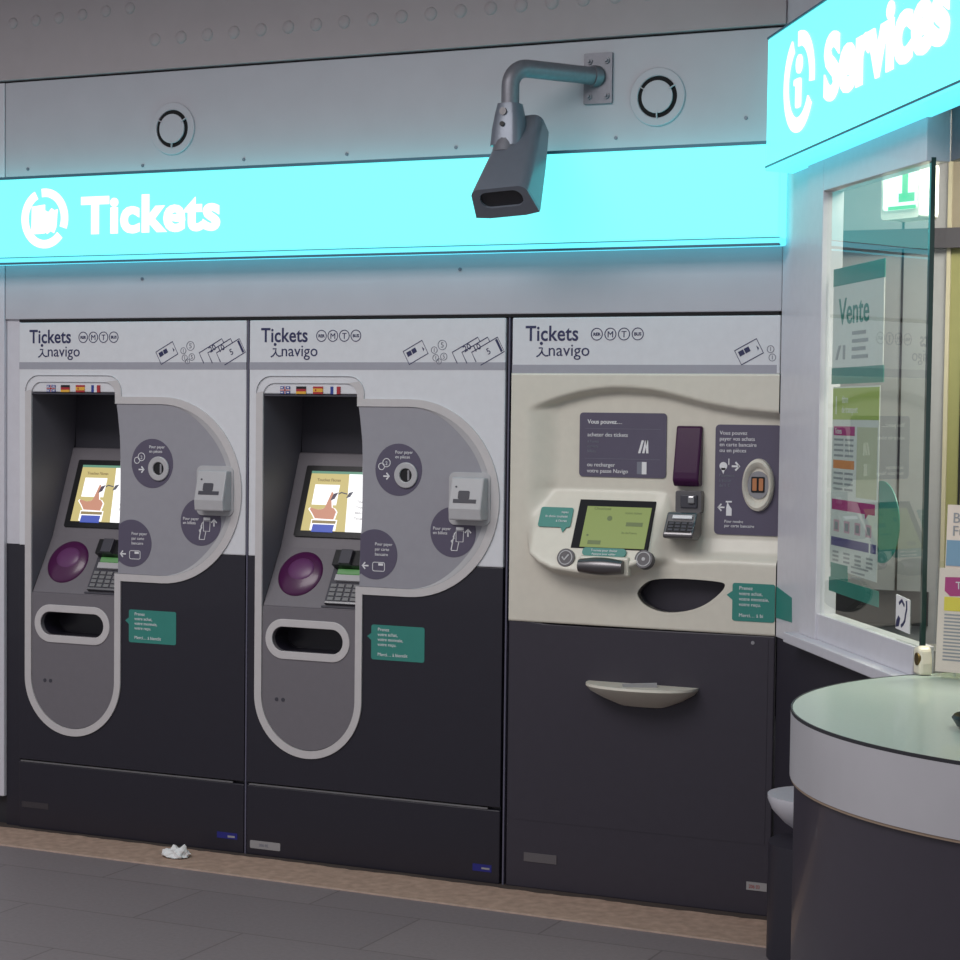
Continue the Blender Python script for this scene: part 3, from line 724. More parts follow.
    b = B(FS); b.box(0.030, 0.252, 0.004, hS - 0.024, 0.002, 0.0055); dsp = b.obj('display', 'lcd', scn)
    b = B(FS); b.box(0.175, 0.232, 0.082, 0.096, 0.004, 0.0062); b.disc((0.115, 0.108), 0.009, 0.004, 0.0062, 16); b.box(0.055, 0.100, 0.014, 0.028, 0.004, 0.0062)
    b.text('Choisissez', 0.055, 0.138, 0.014, 0.004, 0.0062); b.text('votre ticket', 0.165, 0.125, 0.012, 0.004, 0.0062); b.text('Ile-de-France', 0.165, 0.055, 0.010, 0.004, 0.0062); b.disc((0.050, 0.046), 0.004, 0.004, 0.0062, 10)
    b.obj('screen_writing', 'lcd_dark', dsp)
    # teal speech label left of the screen
    A2 = Vector(at3(0.104, 1.209)); T2 = Vector(at3(0.124, 1.274))
    FL = Fr((A2.x, A2.y - 0.004, A2.z), (1, 0, 0), (0, T2.y - A2.y, T2.z - A2.z)); hL = math.hypot(T2.y - A2.y, T2.z - A2.z)
    teal_label(root, 0.0, 0.115, 0.0, hL, [(0.080, 0.002), (0.104, 0.002), (0.092, -0.018)], ['tapez', 'le choix souhaité', 'à l\'écran'], 0.0115, 0.002, FL, align='RIGHT', lead=0.016)
    # buttons, pill label and roller
    for (x, z) in ((0.207, 1.110), (0.478, 1.116)):
        c = at3(x, z); sl = Fr((c[0], c[1] - 0.004, c[2]), (1, 0, 0), (0, 0.25, 0.9))
        b = B(sl); b.disc((0, 0), 0.030, -0.02, 0.007, 32); bt = b.obj('push_button', 'stick_dim', root, bevel=0.002)
        b = B(sl); b.ring((0, 0), 0.021, 0.024, 0.005, 0.0085, 28)
        if x < 0.3: b.stroke([(-0.012, 0.002), (-0.004, -0.008), (0.010, 0.010)], 0.005, 0.005, 0.0085)
        else: b.disc((0, 0), 0.006, 0.005, 0.0085, 14)
        b.obj('button_symbol', 'pale', bt)
    c = at3(0.342, 1.135); FP = Fr((c[0], c[1] - 0.010, c[2]), (1, 0, 0), (0, 0.3, 0.9))
    b = B(FP); b.rbox(-0.075, 0.075, -0.014, 0.013, -0.006, 0.002, 0.012); pl = b.obj('teal_pill_label', 'teal', root)
    b = B(FP); b.text('Tournez pour choisir', 0.0, 0.001, 0.0105, 0.001, 0.003, align='CENTER'); b.text('Appuyez pour valider', 0.0, -0.0105, 0.0095, 0.001, 0.003, align='CENTER'); b.obj('lettering', 'print_white', pl)
    c = at3(0.336, 1.088)
    b = B(); n = 12
    b.tube([(c[0] - 0.078 + 0.15 * i / n, c[1] - 0.012, c[2]) for i in range(n + 1)], [0.021 + 0.008 * math.sin(PI * i / n) for i in range(n + 1)], 24)
    ro = b.obj('selector_roller', 'darksteel', root, smooth=True)
    b = B(); b.hull3([WALL.p(c[0] - 0.084, c[2] + dz, -c[1] + w) for dz, w in ((-0.034, -0.03), (-0.03, 0.002), (0.03, 0.002), (0.034, -0.03))], [WALL.p(c[0] + 0.086, c[2] + dz, -c[1] + w) for dz, w in ((-0.034, -0.03), (-0.03, 0.002), (0.03, 0.002), (0.034, -0.03))])
    b.obj('roller_cradle', 'cream', root, bevel=0.006)
    # card terminal
    A4 = Vector(at3(0.588, 1.340)); B4 = Vector(at3(0.55, 1.187))
    b = B(); (k0, _), (k1, kz1) = q(0.592, 1.34, 0.03), q(0.668, 1.342, 0.03)
    b.rbox(k0 - 0.006, k1 + 0.004, 1.27, kz1, -0.05, -0.012, 0.008); ct = b.obj('card_terminal', 'darksteel', root, bevel=0.003)
    b = B(); b.box(k0 + 0.012, k1 - 0.008, 1.285, kz1 - 0.012, -0.03, -0.004); b.mi = 1; b.box(k0 + 0.040, k1 - 0.014, 1.300, kz1 - 0.016, -0.02, 0.004); b.obj('card_slot', ['hood', 'steel'], ct, bevel=0.004)
    b = B(); pr = [(1.272, -0.03), (1.272, 0.018), (1.205, 0.062), (1.192, 0.060), (1.185, 0.0), (1.20, -0.03)]
    xs = (k0 - 0.022, k1 + 0.002)
    b.hull3([WALL.p(xs[0], z, w) for z, w in pr], [WALL.p(xs[1], z, w) for z, w in pr]); kp = b.obj('keypad', 'darksteel', ct, bevel=0.005)
    KF = Fr(WALL.p(xs[0], 1.205, 0.062), (1, 0, 0), (0, 0.044, 0.067))
    b = B(KF); b.box(0.010, xs[1] - xs[0] - 0.010, 0.008, 0.046, 0.0, 0.002); b.mi = 1
    for r in range(3):
        for c_ in range(4): b.box(0.015 + 0.022 * c_, 0.031 + 0.022 * c_, 0.011 + 0.012 * r, 0.019 + 0.012 * r, 0.001, 0.004)
    b.mi = 2; b.box(0.024, xs[1] - xs[0] - 0.012, 0.054, 0.066, 0.0, 0.008)
    b.obj('keys', ['black', 'hood', 'print_white'], kp)
    # delivery label
    teal_label(root, 0.776, 0.9150, 0.935, 1.055, [(0.777, 1.030), (0.777, 1.000), (0.757, 1.016)], LABEL_LINES[:4] + ['', 'Merci… à bi'], 0.0160, 0.003, tx=0.022)
    # half-moon change tray
    b = B(); n = 24; rings = []
    for (z, k, d) in ((0.712, 1.0, 0.130), (0.704, 1.0, 0.132), (0.688, 0.93, 0.115), (0.665, 0.72, 0.070), (0.645, 0.45, 0.035), (0.640, 0.36, 0.022)):
        r = [(0.480 + 0.188 * k * math.cos(PI + PI * i / n), -d * math.sin(PI * i / n) ** 0.8 - 0.001 if 0 < i < n else -0.001, z) for i in range(n + 1)]
        r += [(0.480 + 0.188 * k * 0.98, 0.004, z), (0.480 - 0.188 * k * 0.98, 0.004, z)]
        rings.append(r)
    b.loft(rings); b.obj('ledge', 'cream', root, smooth=True)
    # stickers
    b = B(); b.box(0.068, 0.186, 0.092, 0.122, -0.001, 0.0022); b.obj('dim_sticker', 'stick_dim', root)
    b = B(); b.box(0.838, 0.905, 0.082, 0.108, -0.001, 0.0022); b.mi = 1; b.text('206 03', 0.846, 0.0885, 0.0165, 0.0, 0.003, sx=0.8); b.obj('red_lettered_sticker', ['stick_grey', 'dimred'], root)
    b = B(); b.disc((0.845, 0.868), 0.006, 0.0, 0.003, 12); b.obj('screw', 'mid', root)
    return root
m3 = machine_cream()

# ================================================================== illuminated Tickets sign
t = thing('illuminated_sign', 'long cyan light box reading Tickets on the wall above the machines', 'sign', (1.2, 0, 2.11))
off = Vector((1.2, 0, 2.11))
SG = Fr(-off)                                     # children measured in world numbers
b = B(SG); b.box(-0.80, 2.948, 2.130, 2.416, 0.0, 0.10); b.obj('diffuser', 'cyan', t, bevel=0.006)
b = B(SG); b.box(-0.80, 2.948, 2.110, 2.130, 0.0, 0.098); b.obj('bottom_strip', 'cyan_side', t)
b = B(SG); b.box(-0.80, 2.948, 2.414, 2.424, 0.088, 0.103); b.box(-0.80, 2.948, 2.105, 2.112, 0.088, 0.101); b.box(-0.80, 2.948, 2.128, 2.1305, 0.09, 0.1012); b.obj('rim', 'cyan_rim', t)
b = B(SG); b.text('Tickets', 0.360, 2.212, 0.178, 0.09, 0.104, bold=0.0066, sx=1.05, spacing=1.06, res=4); b.obj('lettering', 'glow_white', t, recalc=False)
b = B(SG)
cx, cz = 0.195, 2.268
b.stroke([(cx + 0.088 * math.cos(math.radians(a)), cz + 0.093 * math.sin(math.radians(a))) for a in range(115, 323, 6)], 0.030, 0.09, 0.104)
b.stroke([(cx + 0.088 * math.cos(math.radians(a)), cz + 0.093 * math.sin(math.radians(a))) for a in range(-22, 104, 6)], 0.030, 0.09, 0.104)
b.plate([(0.137, 2.212), (0.195, 2.214), (0.196, 2.318), (0.139, 2.312)], 0.09, 0.1045)
b.plate([(0.188, 2.228), (0.206, 2.212), (0.222, 2.222), (0.236, 2.214), (0.246, 2.236), (0.252, 2.300), (0.238, 2.296), (0.226, 2.304), (0.213, 2.290), (0.190, 2.300)], 0.09, 0.1042)
b.obj('ticket_logo', 'glow_white', t)

# ================================================================== security camera
t = thing('security_camera', 'grey camera hanging from a bent pipe bracket in front of the Tickets light box', 'security camera', (2.309, 0, 2.66))
off = Vector((2.309, 0, 2.66)); CF_ = Fr(-off)
b = B(CF_); b.rbox(2.2595, 2.3575, 2.581, 2.744, 0.0, 0.010, 0.004); mp = b.obj('mounting_plate', 'galv', t, bevel=0.002)
for (x, z) in ((2.278, 2.718), (2.338, 2.718), (2.278, 2.606), (2.338, 2.606)):
    b = B(CF_); b.disc((x, z), 0.011, 0.010, 0.015, 18); b.disc((x, z), 0.006, 0.015, 0.022, 6); b.obj('bolt', 'galv', mp)
A = Vector((2.311, 0.0, 2.669)); E_ = Vector((2.117, -0.270, 2.669)); d = (E_ - A).normalized(); rB = 0.060
pts = [A, A + d * 0.12, E_ - d * (rB + 0.06)]
cc = E_ - d * rB + Vector((0, 0, -rB))
for i in range(0, 11):
    a = PI / 2 * i / 10; pts.append(cc + d * rB * math.sin(a) + Vector((0, 0, rB * math.cos(a))))
pts.append(Vector((E_.x, E_.y, 2.535)))
b = B(); b.tube([p - off for p in pts], 0.0285, 20); arm = b.obj('pipe_arm', 'galv', t, smooth=True)
b = B(); b.tube([A - off + d * 0.006, A - off + d * 0.03], 0.034, 20); b.obj('pipe_collar', 'galv', arm, smooth=True)
# clamp
b = B(); z1, z0 = 2.553, 2.420
def blk(hw, hd, z, dx=0, dy=0, n=20):
    return [Vector((E_.x + dx + hw * math.copysign(abs(math.cos(a)) ** 0.6, math.cos(a)), E_.y + dy + hd * math.copysign(abs(math.sin(a)) ** 0.6, math.sin(a)), z)) - off for a in [2 * PI * i / n for i in range(n)]]
b.loft([blk(0.036, 0.036, z1), blk(0.043, 0.042, z1 - 0.03), blk(0.052, 0.050, z1 - 0.08), blk(0.056, 0.056, z0)]); cl = b.obj('clamp', 'camgrey', t, smooth=True)
b = B(); b.tube([Vector((E_.x - 0.004, E_.y - 0.03, z1 - 0.028)) - off, Vector((E_.x - 0.004, E_.y - 0.048, z1 - 0.028)) - off], 0.012, 14); b.obj('screw', 'darksteel', cl)
b = B(); b.tube([Vector((E_.x - 0.004, E_.y - 0.03, z1 - 0.068)) - off, Vector((E_.x - 0.004, E_.y - 0.0545, z1 - 0.068)) - off], 0.008, 12); b.obj('screw_hole', 'black', cl)
b = B(); b.tube([Vector((E_.x, E_.y - 0.01, z0 + 0.01)) - off, Vector((E_.x, E_.y - 0.03, z0 - 0.035)) - off], 0.045, 20); b.obj('swivel', 'galv', cl, smooth=True)
# housing: axis points at the viewer and down
ax = Vector((0.065, -0.69, -0.72)).normalized(); wx = Vector((1, -0.03, 0.0)); wx = (wx - ax * wx.dot(ax)).normalized(); up = wx.cross(ax).normalized()
if up.z < 0: up = -up
T0 = Vector((2.150, -0.325, 2.414))
def sect(f, hw0, hw1, top, bot, r=0.03):
    c = T0 + ax * f
    pts = []
    n = 5
    for (sx_, cxw) in ((1, hw0), (-1, hw0)):
        cxr = sx_ * (cxw - r)
        angs = range(0, n + 1)
        seq = [(cxr + sx_ * r * math.cos(PI / 2 * i / n), top - r + r * math.sin(PI / 2 * i / n)) for i in angs]
        pts += seq if sx_ > 0 else seq[::-1]
    pts += [(-hw1, bot), (hw1, bot)]
    return [c + wx * u + up * v - off for u, v in pts]
b = B(); b.loft([sect(-0.158, 0.056, 0.058, -0.006, -0.070), sect(-0.150, 0.062, 0.064, 0.0, -0.075), sect(0.0, 0.078, 0.084, 0.0, -0.092), sect(0.19, 0.094, 0.106, 0.0, -0.108)])
hs = b.obj('housing', 'camgrey', t, smooth=True)
HF = Fr(T0 + ax * 0.19 - off, wx, up, ax) 
b = B(HF); fr_out = [(0.094, -0.03)] + arc((0.064, -0.03), 0.03, 0, 90, 5) + arc((-0.064, -0.03), 0.03, 90, 180, 5) + [(-0.106, -0.108), (-0.06, -0.115), (0.06, -0.115), (0.106, -0.108)]
win = rrect(-0.070, 0.070, -0.076, -0.014, 0.028, 6)
b.plate([fr_out, win], 0.0, 0.012); b.obj('front_frame', 'camgrey', hs, bevel=0.002)
b = B(HF); b.plate(rrect(-0.072, 0.072, -0.078, -0.012, 0.028, 6), 0.0005, 0.004); b.obj('front_window', 'idark', hs)

# ================================================================== air vents
for (x, z, lab) in ((0.679, 2.581, 'round white air vent above the word Tickets on the light box'), (2.511, 2.593, 'round white air vent right of the camera mounting plate')):
    t = thing('air_vent', lab, 'vent', (x, 0, z), 'round air vents in the fascia')
    b = B(); b.ring((0, 0), 0.066, 0.093, 0.0, 0.008, 48); b.obj('flange', 'fascia', t, bevel=0.003)
    b = B(); b.disc((0, 0), 0.068, -0.002, 0.0015, 40); b.obj('dark_opening', 'gap', t)
    b = B(); b.disc((0, 0), 0.052, 0.004, 0.010, 40); b.box(-0.006, 0.006, -0.006, 0.006, 0.0, 0.006); b.obj('vent_plate', 'fascia', t, bevel=0.003)
    b = B()
    for a in (30, 150, 270):
        ca, sa = math.cos(math.radians(a)), math.sin(math.radians(a)); b.stroke([(0.045 * ca, 0.045 * sa), (0.07 * ca, 0.07 * sa)], 0.003, 0.004, 0.012)
    b.obj('spoke', 'fascia', t)

# ================================================================== services kiosk
KA = math.radians(32.3)
K0 = Vector((2.93, 0, 0)); KD = Vector((math.sin(KA), -math.cos(KA), 0)); KN = KD.cross(Vector((0, 0, 1)))
KF = Fr(K0, KD, (0, 0, 1))            # u along the face, v up, w outwards
# wall of the kiosk: white upright panel, lintel, upper wall, plinth
b = B(KF)
b.box(0.002, 0.292, 0.892, 2.345, -0.06, 0.0)
b.box(0.002, 3.2, 2.345, 3.30, -0.06, 0.0)
struct(b.obj('wall_kiosk', 'kwhite', bevel=0.002))
b = B(KF); b.box(0.005, 1.25, 0.0, 0.890, -0.06, -0.004); struct(b.obj('wall_plinth', 'kdark'))
w = bpy.data.objects.new('window_1', None); link(w); struct(w); w.location = (0, 0, 0)
b = B(KF); b.box(0.294, 0.452, 0.935, 2.345, -0.05, 0.012); b.obj('frame_post', 'kwhite', w, bevel=0.002)
b = B(KF); b.plate([(0.452, 2.232), (1.300, 2.214), (1.300, 2.345), (0.452, 2.345)], -0.05, 0.012); b.obj('frame_head', 'kwhite', w, bevel=0.002)
b = B(KF); b.box(0.294, 1.262, 0.935, 1.010, -0.05, 0.006); b.obj('frame_rail', 'kwhite', w, bevel=0.002)
b = B(KF); b.box(0.255, 1.258, 0.905, 0.935, -0.05, 0.050); b.obj('sill', 'kwhite', w, bevel=0.003)
b = B(KF); b.box(0.452, 1.289, 1.010, 2.224, -0.012, -0.002); b.obj('pane', 'pane', w)
b = B(KF); b.box(1.289, 1.301, 0.960, 2.224, -0.013, -0.001); b.obj('pane_edge', 'edge', w)
b = B(KF); b.box(1.3, 2.6, 2.215, 2.345, -0.42, -0.05); struct(b.obj('trim_5', 'galv'))   # shutter case over the service opening

# things stuck on the pane
def kthing(bb, name, m, label, cat, s, z, **kw):
    o = bb.obj(name, m, **kw); recenter(o, KF.p(s, z, 0)); tag(o, label, cat); return o
PANE_W = 0.0
t = thing('poster', 'pale poster headed Vente on the kiosk window, above the price poster', 'poster', KF.p(0.70, 1.72, -0.016)); FO = Fr(KF.O - KF.p(0.70, 1.72, 0), KD, (0, 0, 1))
b = B(FO); b.box(0.480, 0.925, 1.72, 1.955, -0.0015, 0.0005); b.obj('sheet', 'poster', t)
b = B(FO); b.box(0.478, 0.927, 1.955, 2.005, -0.0015, 0.0008); b.obj('band', 'teal', t); b = B(FO); b.box(0.478, 0.932, 1.676, 1.722, -0.0015, 0.0008); b.obj('band', 'teal', t)
b = B(FO); b.text('Vente', 0.535, 1.845, 0.105, 0.0, 0.0015, bold=0.001, sx=1.08); b.obj('lettering', 'teal', t)
b = B(FO); b.plate([(0.51, 1.745), (0.53, 1.745), (0.56, 1.785), (0.54, 1.785)], 0, 0.0014); b.box(0.58, 0.60, 1.745, 1.785, 0, 0.0014)
for i in range(4): b.box(0.66, 0.80 - 0.02 * (i % 2), 1.745 + 0.022 * i, 1.755 + 0.022 * i, 0, 0.0014)
b.obj('fine_print', 'plight', t)

t = thing('poster', 'colourful price poster with lime heading on the kiosk window', 'poster', KF.p(0.70, 1.12, -0.016)); FO = Fr(KF.O - KF.p(0.70, 1.12, 0), KD, (0, 0, 1))
b = B(FO); b.plate([(0.492, 1.15), (0.910, 1.140), (0.905, 1.668), (0.495, 1.668)], -0.0015, 0.0005); b.obj('sheet', 'poster', t)
b = B(FO); b.box(0.496, 0.904, 1.575, 1.664, -0.001, 0.0010); b.mi = 1; b.text('1', 0.51, 1.590, 0.075, 0, 0.0016); b.text('titre', 0.58, 1.622, 0.032, 0, 0.0016); b.text('de transport', 0.58, 1.594, 0.028, 0, 0.0016); b.obj('lime_heading', ['pgreen', 'poster'], t)
b = B(FO); b.box(0.510, 0.70, 1.530, 1.556, -0.001, 0.0010); b.mi = 1; b.text('Tickets', 0.52, 1.535, 0.022, 0, 0.0016); b.obj('magenta_heading', ['pmag', 'poster'], t)
b = B(FO); b.box(0.510, 0.70, 1.436, 1.460, -0.001, 0.0010); b.obj('orange_heading', 'porange', t)
b = B(FO); b.box(0.72, 0.895, 1.360, 1.555, -0.001, 0.0008); b.obj('beige_picture', 'pbeige', t)
b = B(FO); b.box(0.505, 0.885, 1.318, 1.348, -0.001, 0.0010); b.plate([(0.80, 1.318), (0.83, 1.318), (0.805, 1.304)], -0.001, 0.0010); b.obj('magenta_bar', 'pmag', t)
b = B(FO); b.box(0.505, 0.840, 1.215, 1.240, -0.001, 0.0010); b.box(0.855, 0.90, 1.215, 1.240, -0.001, 0.0010); b.obj('indigo_bar', 'pindigo', t)
b = B(FO)
for i in range(4): b.box(0.525 + 0.095 * i, 0.575 + 0.095 * i, 1.256, 1.290, -0.001, 0.0008)
b.obj('pink_prices', 'ppink', t)
b = B(FO); b.box(0.505, 0.66, 1.122, 1.165, -0.001, 0.0010); b.plate([(0.49, 1.082), (0.928, 1.075), (0.925, 1.118), (0.49, 1.122)], -0.0015, 0.0008); b.obj('teal_footer', 'teal', t)
b = B(FO); random.seed(3)
for z in (1.515, 1.500, 1.485, 1.470, 1.420, 1.405, 1.390, 1.375):
    b.box(0.515, 0.60, z, z + 0.006, -0.001, 0.0009); b.box(0.615, 0.69, z, z + 0.006, -0.001, 0.0009)
for i in range(4):
    for k in range(3): b.box(0.52 + 0.1 * i, 0.575 + 0.1 * i, 1.195 - 0.012 * k, 1.201 - 0.012 * k, -0.001, 0.0009)
    b.box(0.535 + 0.095 * i, 0.565 + 0.095 * i, 1.262, 1.284, -0.001, 0.0013)
for k in range(3): b.box(0.69, 0.78 + 0.03 * k, 1.135 + 0.014 * k, 1.140 + 0.014 * k, -0.001, 0.0009)
b.obj('fine_print', 'plight', t)

b = B(KF); b.disc((0.925, 1.304), 0.145, -0.0215, -0.0190, 48, 0.110)
kthing(b, 'round_sticker', 'teal', 'round teal sticker on the glass, half behind the price poster', 'sticker', 0.925, 1.304)
t = thing('sticker', 'small white sticker with dark blue line drawing on the kiosk window', 'sticker', KF.p(1.17, 1.04, 0)); FO = Fr(KF.O - KF.p(1.17, 1.04, 0), KD, (0, 0, 1))
b = B(FO); b.plate([(1.115, 1.040), (1.218, 1.036), (1.218, 1.122), (1.115, 1.128)], -0.0015, 0.0006); b.obj('sheet', 'paper', t)
b = B(FO); b.stroke([(1.140, 1.106), (1.160, 1.116), (1.180, 1.104)], 0.008, 0, 0.0016); b.stroke([(1.195, 1.118), (1.198, 1.098), (1.190, 1.082), (1.185, 1.066), (1.172, 1.056), (1.158, 1.050)], 0.008, 0, 0.0016)
b.plate([(1.118, 1.044), (1.140, 1.048), (1.150, 1.068), (1.138, 1.075), (1.122, 1.062)], 0, 0.0016); b.obj('line_drawing', 'navy', t)

b = B(KF); b.plate([(0.004, 0.952), (0.178, 0.955), (0.172, 1.030), (0.004, 1.050)], 0.0002, 0.0016)
kthing(b, 'sticker', 'teal', 'blank teal sticker corner on the kiosk upright, beside the cream machine', 'sticker', 0.09, 0.99)

# clamp under the pane edge, standing on the counter
CZ = 0.945
t = thing('glass_clamp', 'cream clamp with a dark bolt holding the bottom corner of the window glass', 'clamp', KF.p(1.335, CZ, 0)); FO = Fr(KF.O - KF.p(1.335, CZ, 0), KD, (0, 0, 1))
b = B(FO); b.plate([(1.280, CZ), (1.334, CZ), (1.334, CZ + 0.030), (1.324, CZ + 0.066), (1.306, CZ + 0.072), (1.280, CZ + 0.066)], -0.022, 0.012); b.obj('body', 'clamp', t, bevel=0.008)
b = B(FO); b.disc((1.314, CZ + 0.040), 0.016, 0.008, 0.015, 20); b.obj('bolt', 'brass', t, bevel=0.002)

# Services sign
t = thing('illuminated_sign', 'cyan light box reading Services over the kiosk window', 'sign', KF.p(1.5, 2.33, 0)); off = KF.p(1.5, 2.33, 0)
P2 = lambda s, o: KF.p(s, 0, o) - Vector((off.x, off.y, 0))
def prism(bb, pl, z0, z1):
    bb.hull3([Vector((p.x, p.y, z0 - off.z)) for p in pl], [Vector((p.x, p.y, z1 - off.z)) for p in pl])
plan = [P2(0.105, 0.001), P2(0.148, 0.1), P2(3.0, 0.1), P2(3.0, 0.001)]
b = B(); prism(b, plan, 2.335, 2.716); b.obj('diffuser', 'cyan', t, bevel=0.004)
b = B(); prism(b, plan, 2.322, 2.333); b.obj('bottom_strip', 'cyan_side', t)
b = B(); prism(b, [P2(0.146, 0.0985), P2(0.146, 0.1015), P2(3.0, 0.1015), P2(3.0, 0.0985)], 2.331, 2.3365); prism(b, [P2(0.104, 0.001), P2(0.146, 0.102), P2(3.0, 0.102), P2(3.0, 0.001)], 2.716, 2.722); b.obj('rim', 'cyan_rim', t)
SF2 = Fr(KF.O - off, KD, (0, 0, 1))
b = B(SF2); b.text('Services', 0.735, 2.446, 0.235, 0.095, 0.104, bold=0.0105, sx=1.22, spacing=1.0, res=4); b.obj('lettering', 'glow_white', t, recalc=False)
b = B(SF2); cx, cz = 0.490, 2.535
b.stroke([(cx + 0.128 * math.cos(math.radians(a)), cz + 0.122 * math.sin(math.radians(a))) for a in range(118, 330, 6)], 0.042, 0.095, 0.104)
b.stroke([(cx + 0.128 * math.cos(math.radians(a)), cz + 0.122 * math.sin(math.radians(a))) for a in range(-8, 96, 6)], 0.042, 0.095, 0.104)
b.rbox(0.462, 0.512, 2.462, 2.545, 0.095, 0.1042, 0.012); b.rbox(0.445, 0.49, 2.528, 2.546, 0.095, 0.1046, 0.006); b.disc((0.492, 2.585), 0.030, 0.095, 0.1042, 20, 0.027); b.obj('information_logo', 'glow_white', t)

# counter with a rounded end
CC = (4.276, -1.578); R0 = 0.811
def cplan(r):
    a0 = 126
    pl = [(CC[0] + r * math.cos(math.radians(a)), CC[1] + r * math.sin(math.radians(a))) for a in range(a0, a0 + 181, 3)]
    e = Vector((math.cos(math.radians(a0 + 90 + 180)), math.sin(math.radians(a0 + 90 + 180)), 0)) * -1
    dirv = Vector((-math.cos(math.radians(a0 + 90)), -math.sin(math.radians(a0 + 90))))
    return pl + [(pl[-1][0] + dirv.x * 1.2, pl[-1][1] + dirv.y * 1.2), (pl[0][0] + dirv.x * 1.2, pl[0][1] + dirv.y * 1.2)]
t = thing('counter', 'rounded kiosk counter with pale green top, brushed metal band and dark body', 'counter', (CC[0], CC[1], 0)); co = Vector((CC[0], CC[1], 0))
CFr = Fr(-co, (1, 0, 0), (0, 1, 0))
b = B(CFr); b.plate(cplan(R0 - 0.004), CZ - 0.02, CZ); b.obj('top', 'ctop', t)
b = B(CFr); b.stroke(cplan(R0 - 0.0018)[:61], 0.0036, CZ - 0.0064, CZ + 0.0008); b.obj('top_edge', 'idark', t)
b = B(CFr); b.plate(cplan(R0), CZ - 0.147, CZ - 0.0065); b.obj('metal_band', 'band', t, smooth=True)
b = B(CFr); b.plate(cplan(R0 - 0.002), CZ - 0.153, CZ - 0.147); b.obj('band_lip', 'tan', t, smooth=True)
b = B(CFr); b.plate(cplan(R0 - 0.010), 0.0, CZ - 0.153); b.obj('body', 'cbody', t, smooth=True)
# low rounded ledge left of the counter, with its dark foot
LP = KF.p(0.46, 0.0, 0.0)
t = thing('ledge', 'small pale bowl-shaped ledge on a dark foot, half behind the counter', 'ledge', LP)
n = 16
def half(k, z, sc=1.0, out=1.0):
    return [KF.p(0.46 - 0.145 * k * sc * math.cos(PI * i / n), z, 0.001 + 0.14 * k * out * math.sin(PI * i / n)) - LP for i in range(n + 1)]
b = B(); b.loft([half(k, z) for z, k in ((0.480, 1.0), (0.468, 1.0), (0.435, 0.9), (0.40, 0.66), (0.37, 0.36), (0.355, 0.16))]); b.obj('bowl', 'kwhite', t, smooth=True)
b = B(); b.loft([half(0.97, 0.0), half(0.97, 0.340), half(0.60, 0.350), half(0.17, 0.3545)]); b.obj('foot', 'kdark', t, smooth=True)

# brochure holder and leaflets
HO = Vector((3.668, -1.150, CZ + 0.001)); az = math.radians(100)
HU = Vector((math.sin(az), math.cos(az), 0)); HN = HU.cross(Vector((0, 0, 1)))
HT = (Vector((0, 0, 1)) * 0.995 - HN * 0.06).normalized()
t = thing('brochure_holder', 'clear acrylic two-step brochure holder on the kiosk counter', 'brochure holder', HO)
HF0 = Fr((0, 0, 0.006), HU, HT)
b = B(Fr((0, 0, 0), HU, (0, 0, 1))); b.box(0.0, 0.22, 0.0, 0.006, -0.12, 0.02); b.obj('base', 'acrylic', t)
b = B(HF0); b.box(0.0, 0.22, 0.0, 0.264, 0.006, 0.009); b.obj('front_pocket', 'acrylic', t)
b = B(HF0); b.box(0.004, 0.22, 0.0, 0.42, -0.032, -0.029); b.obj('back_plate', 'acrylic', t)
b = B(HF0); b.box(0.0, 0.003, 0.0, 0.28, -0.032, 0.006); b.obj('side', 'acrylic', t)
t = thing('leaflet', 'front leaflet with magenta banner and yellow strip in the acrylic holder', 'leaflet', HO + Vector((0, 0, 0.008)), 'leaflets in the acrylic holder')
b = B(HF0); b.box(0.006, 0.214, 0.002, 0.256, -0.010, 0.002); b.obj('sheets', 'leafpaper', t)
b = B(HF0); b.plate([(0.022, 0.200), (0.036, 0.188), (0.208, 0.196), (0.208, 0.240), (0.022, 0.234)], 0, 0.0030); b.mi = 1; b.text('Tickets', 0.05, 0.206, 0.026, 0, 0.0042, rot=0.05); b.obj('banner', ['pmag', 'paper'], t)
b = B(HF0); b.box(0.022, 0.208, 0.152, 0.186, 0, 0.0030); b.obj('yellow_strip', 'lyellow', t)
b = B(HF0)
for i in range(14): b.box(0.024, 0.19 if i % 3 else 0.15, 0.030 + 0.0085 * i, 0.034 + 0.0085 * i, 0, 0.0028)
b.obj('fine_print', 'plight', t)
t = thing('leaflet', 'taller rear leaflet with a blue panel in the acrylic holder', 'leaflet', HO + Vector((0, 0, 0.008)), 'leaflets in the acrylic holder')
b = B(HF0); b.box(0.012, 0.214, 0.002, 0.412, -0.026, -0.018); b.obj('sheets', 'leafpaper', t)
b = B(HF0); b.box(0.014, 0.210, 0.262, 0.325, -0.019, -0.0165); b.obj('blue_panel', 'lblue', t)
b = B(HF0); b.text('Bus', 0.026, 0.368, 0.036, -0.019, -0.0165); b.text('Futur', 0.026, 0.336, 0.036, -0.019, -0.0165); b.obj('lettering', 'plight', t)
# black dish at the frame edge
b = B(Fr((3.955, -1.905, CZ), (1, 0, 0), (0, 1, 0))); n = 32
rings = [[b.fr.p(r * math.cos(2 * PI * i / n), r * math.sin(2 * PI * i / n), z) for i in range(n)] for r, z in ((0.060, 0.0), (0.075, 0.006), (0.085, 0.022), (0.080, 0.028), (0.068, 0.014), (0.03, 0.010))]
b.loft(rings); o = b.obj('coin_dish', 'black', smooth=True); recenter(o, (3.955, -1.905, CZ)); tag(o, 'black round dish lying on the kiosk counter, cut by the picture edge', 'dish')

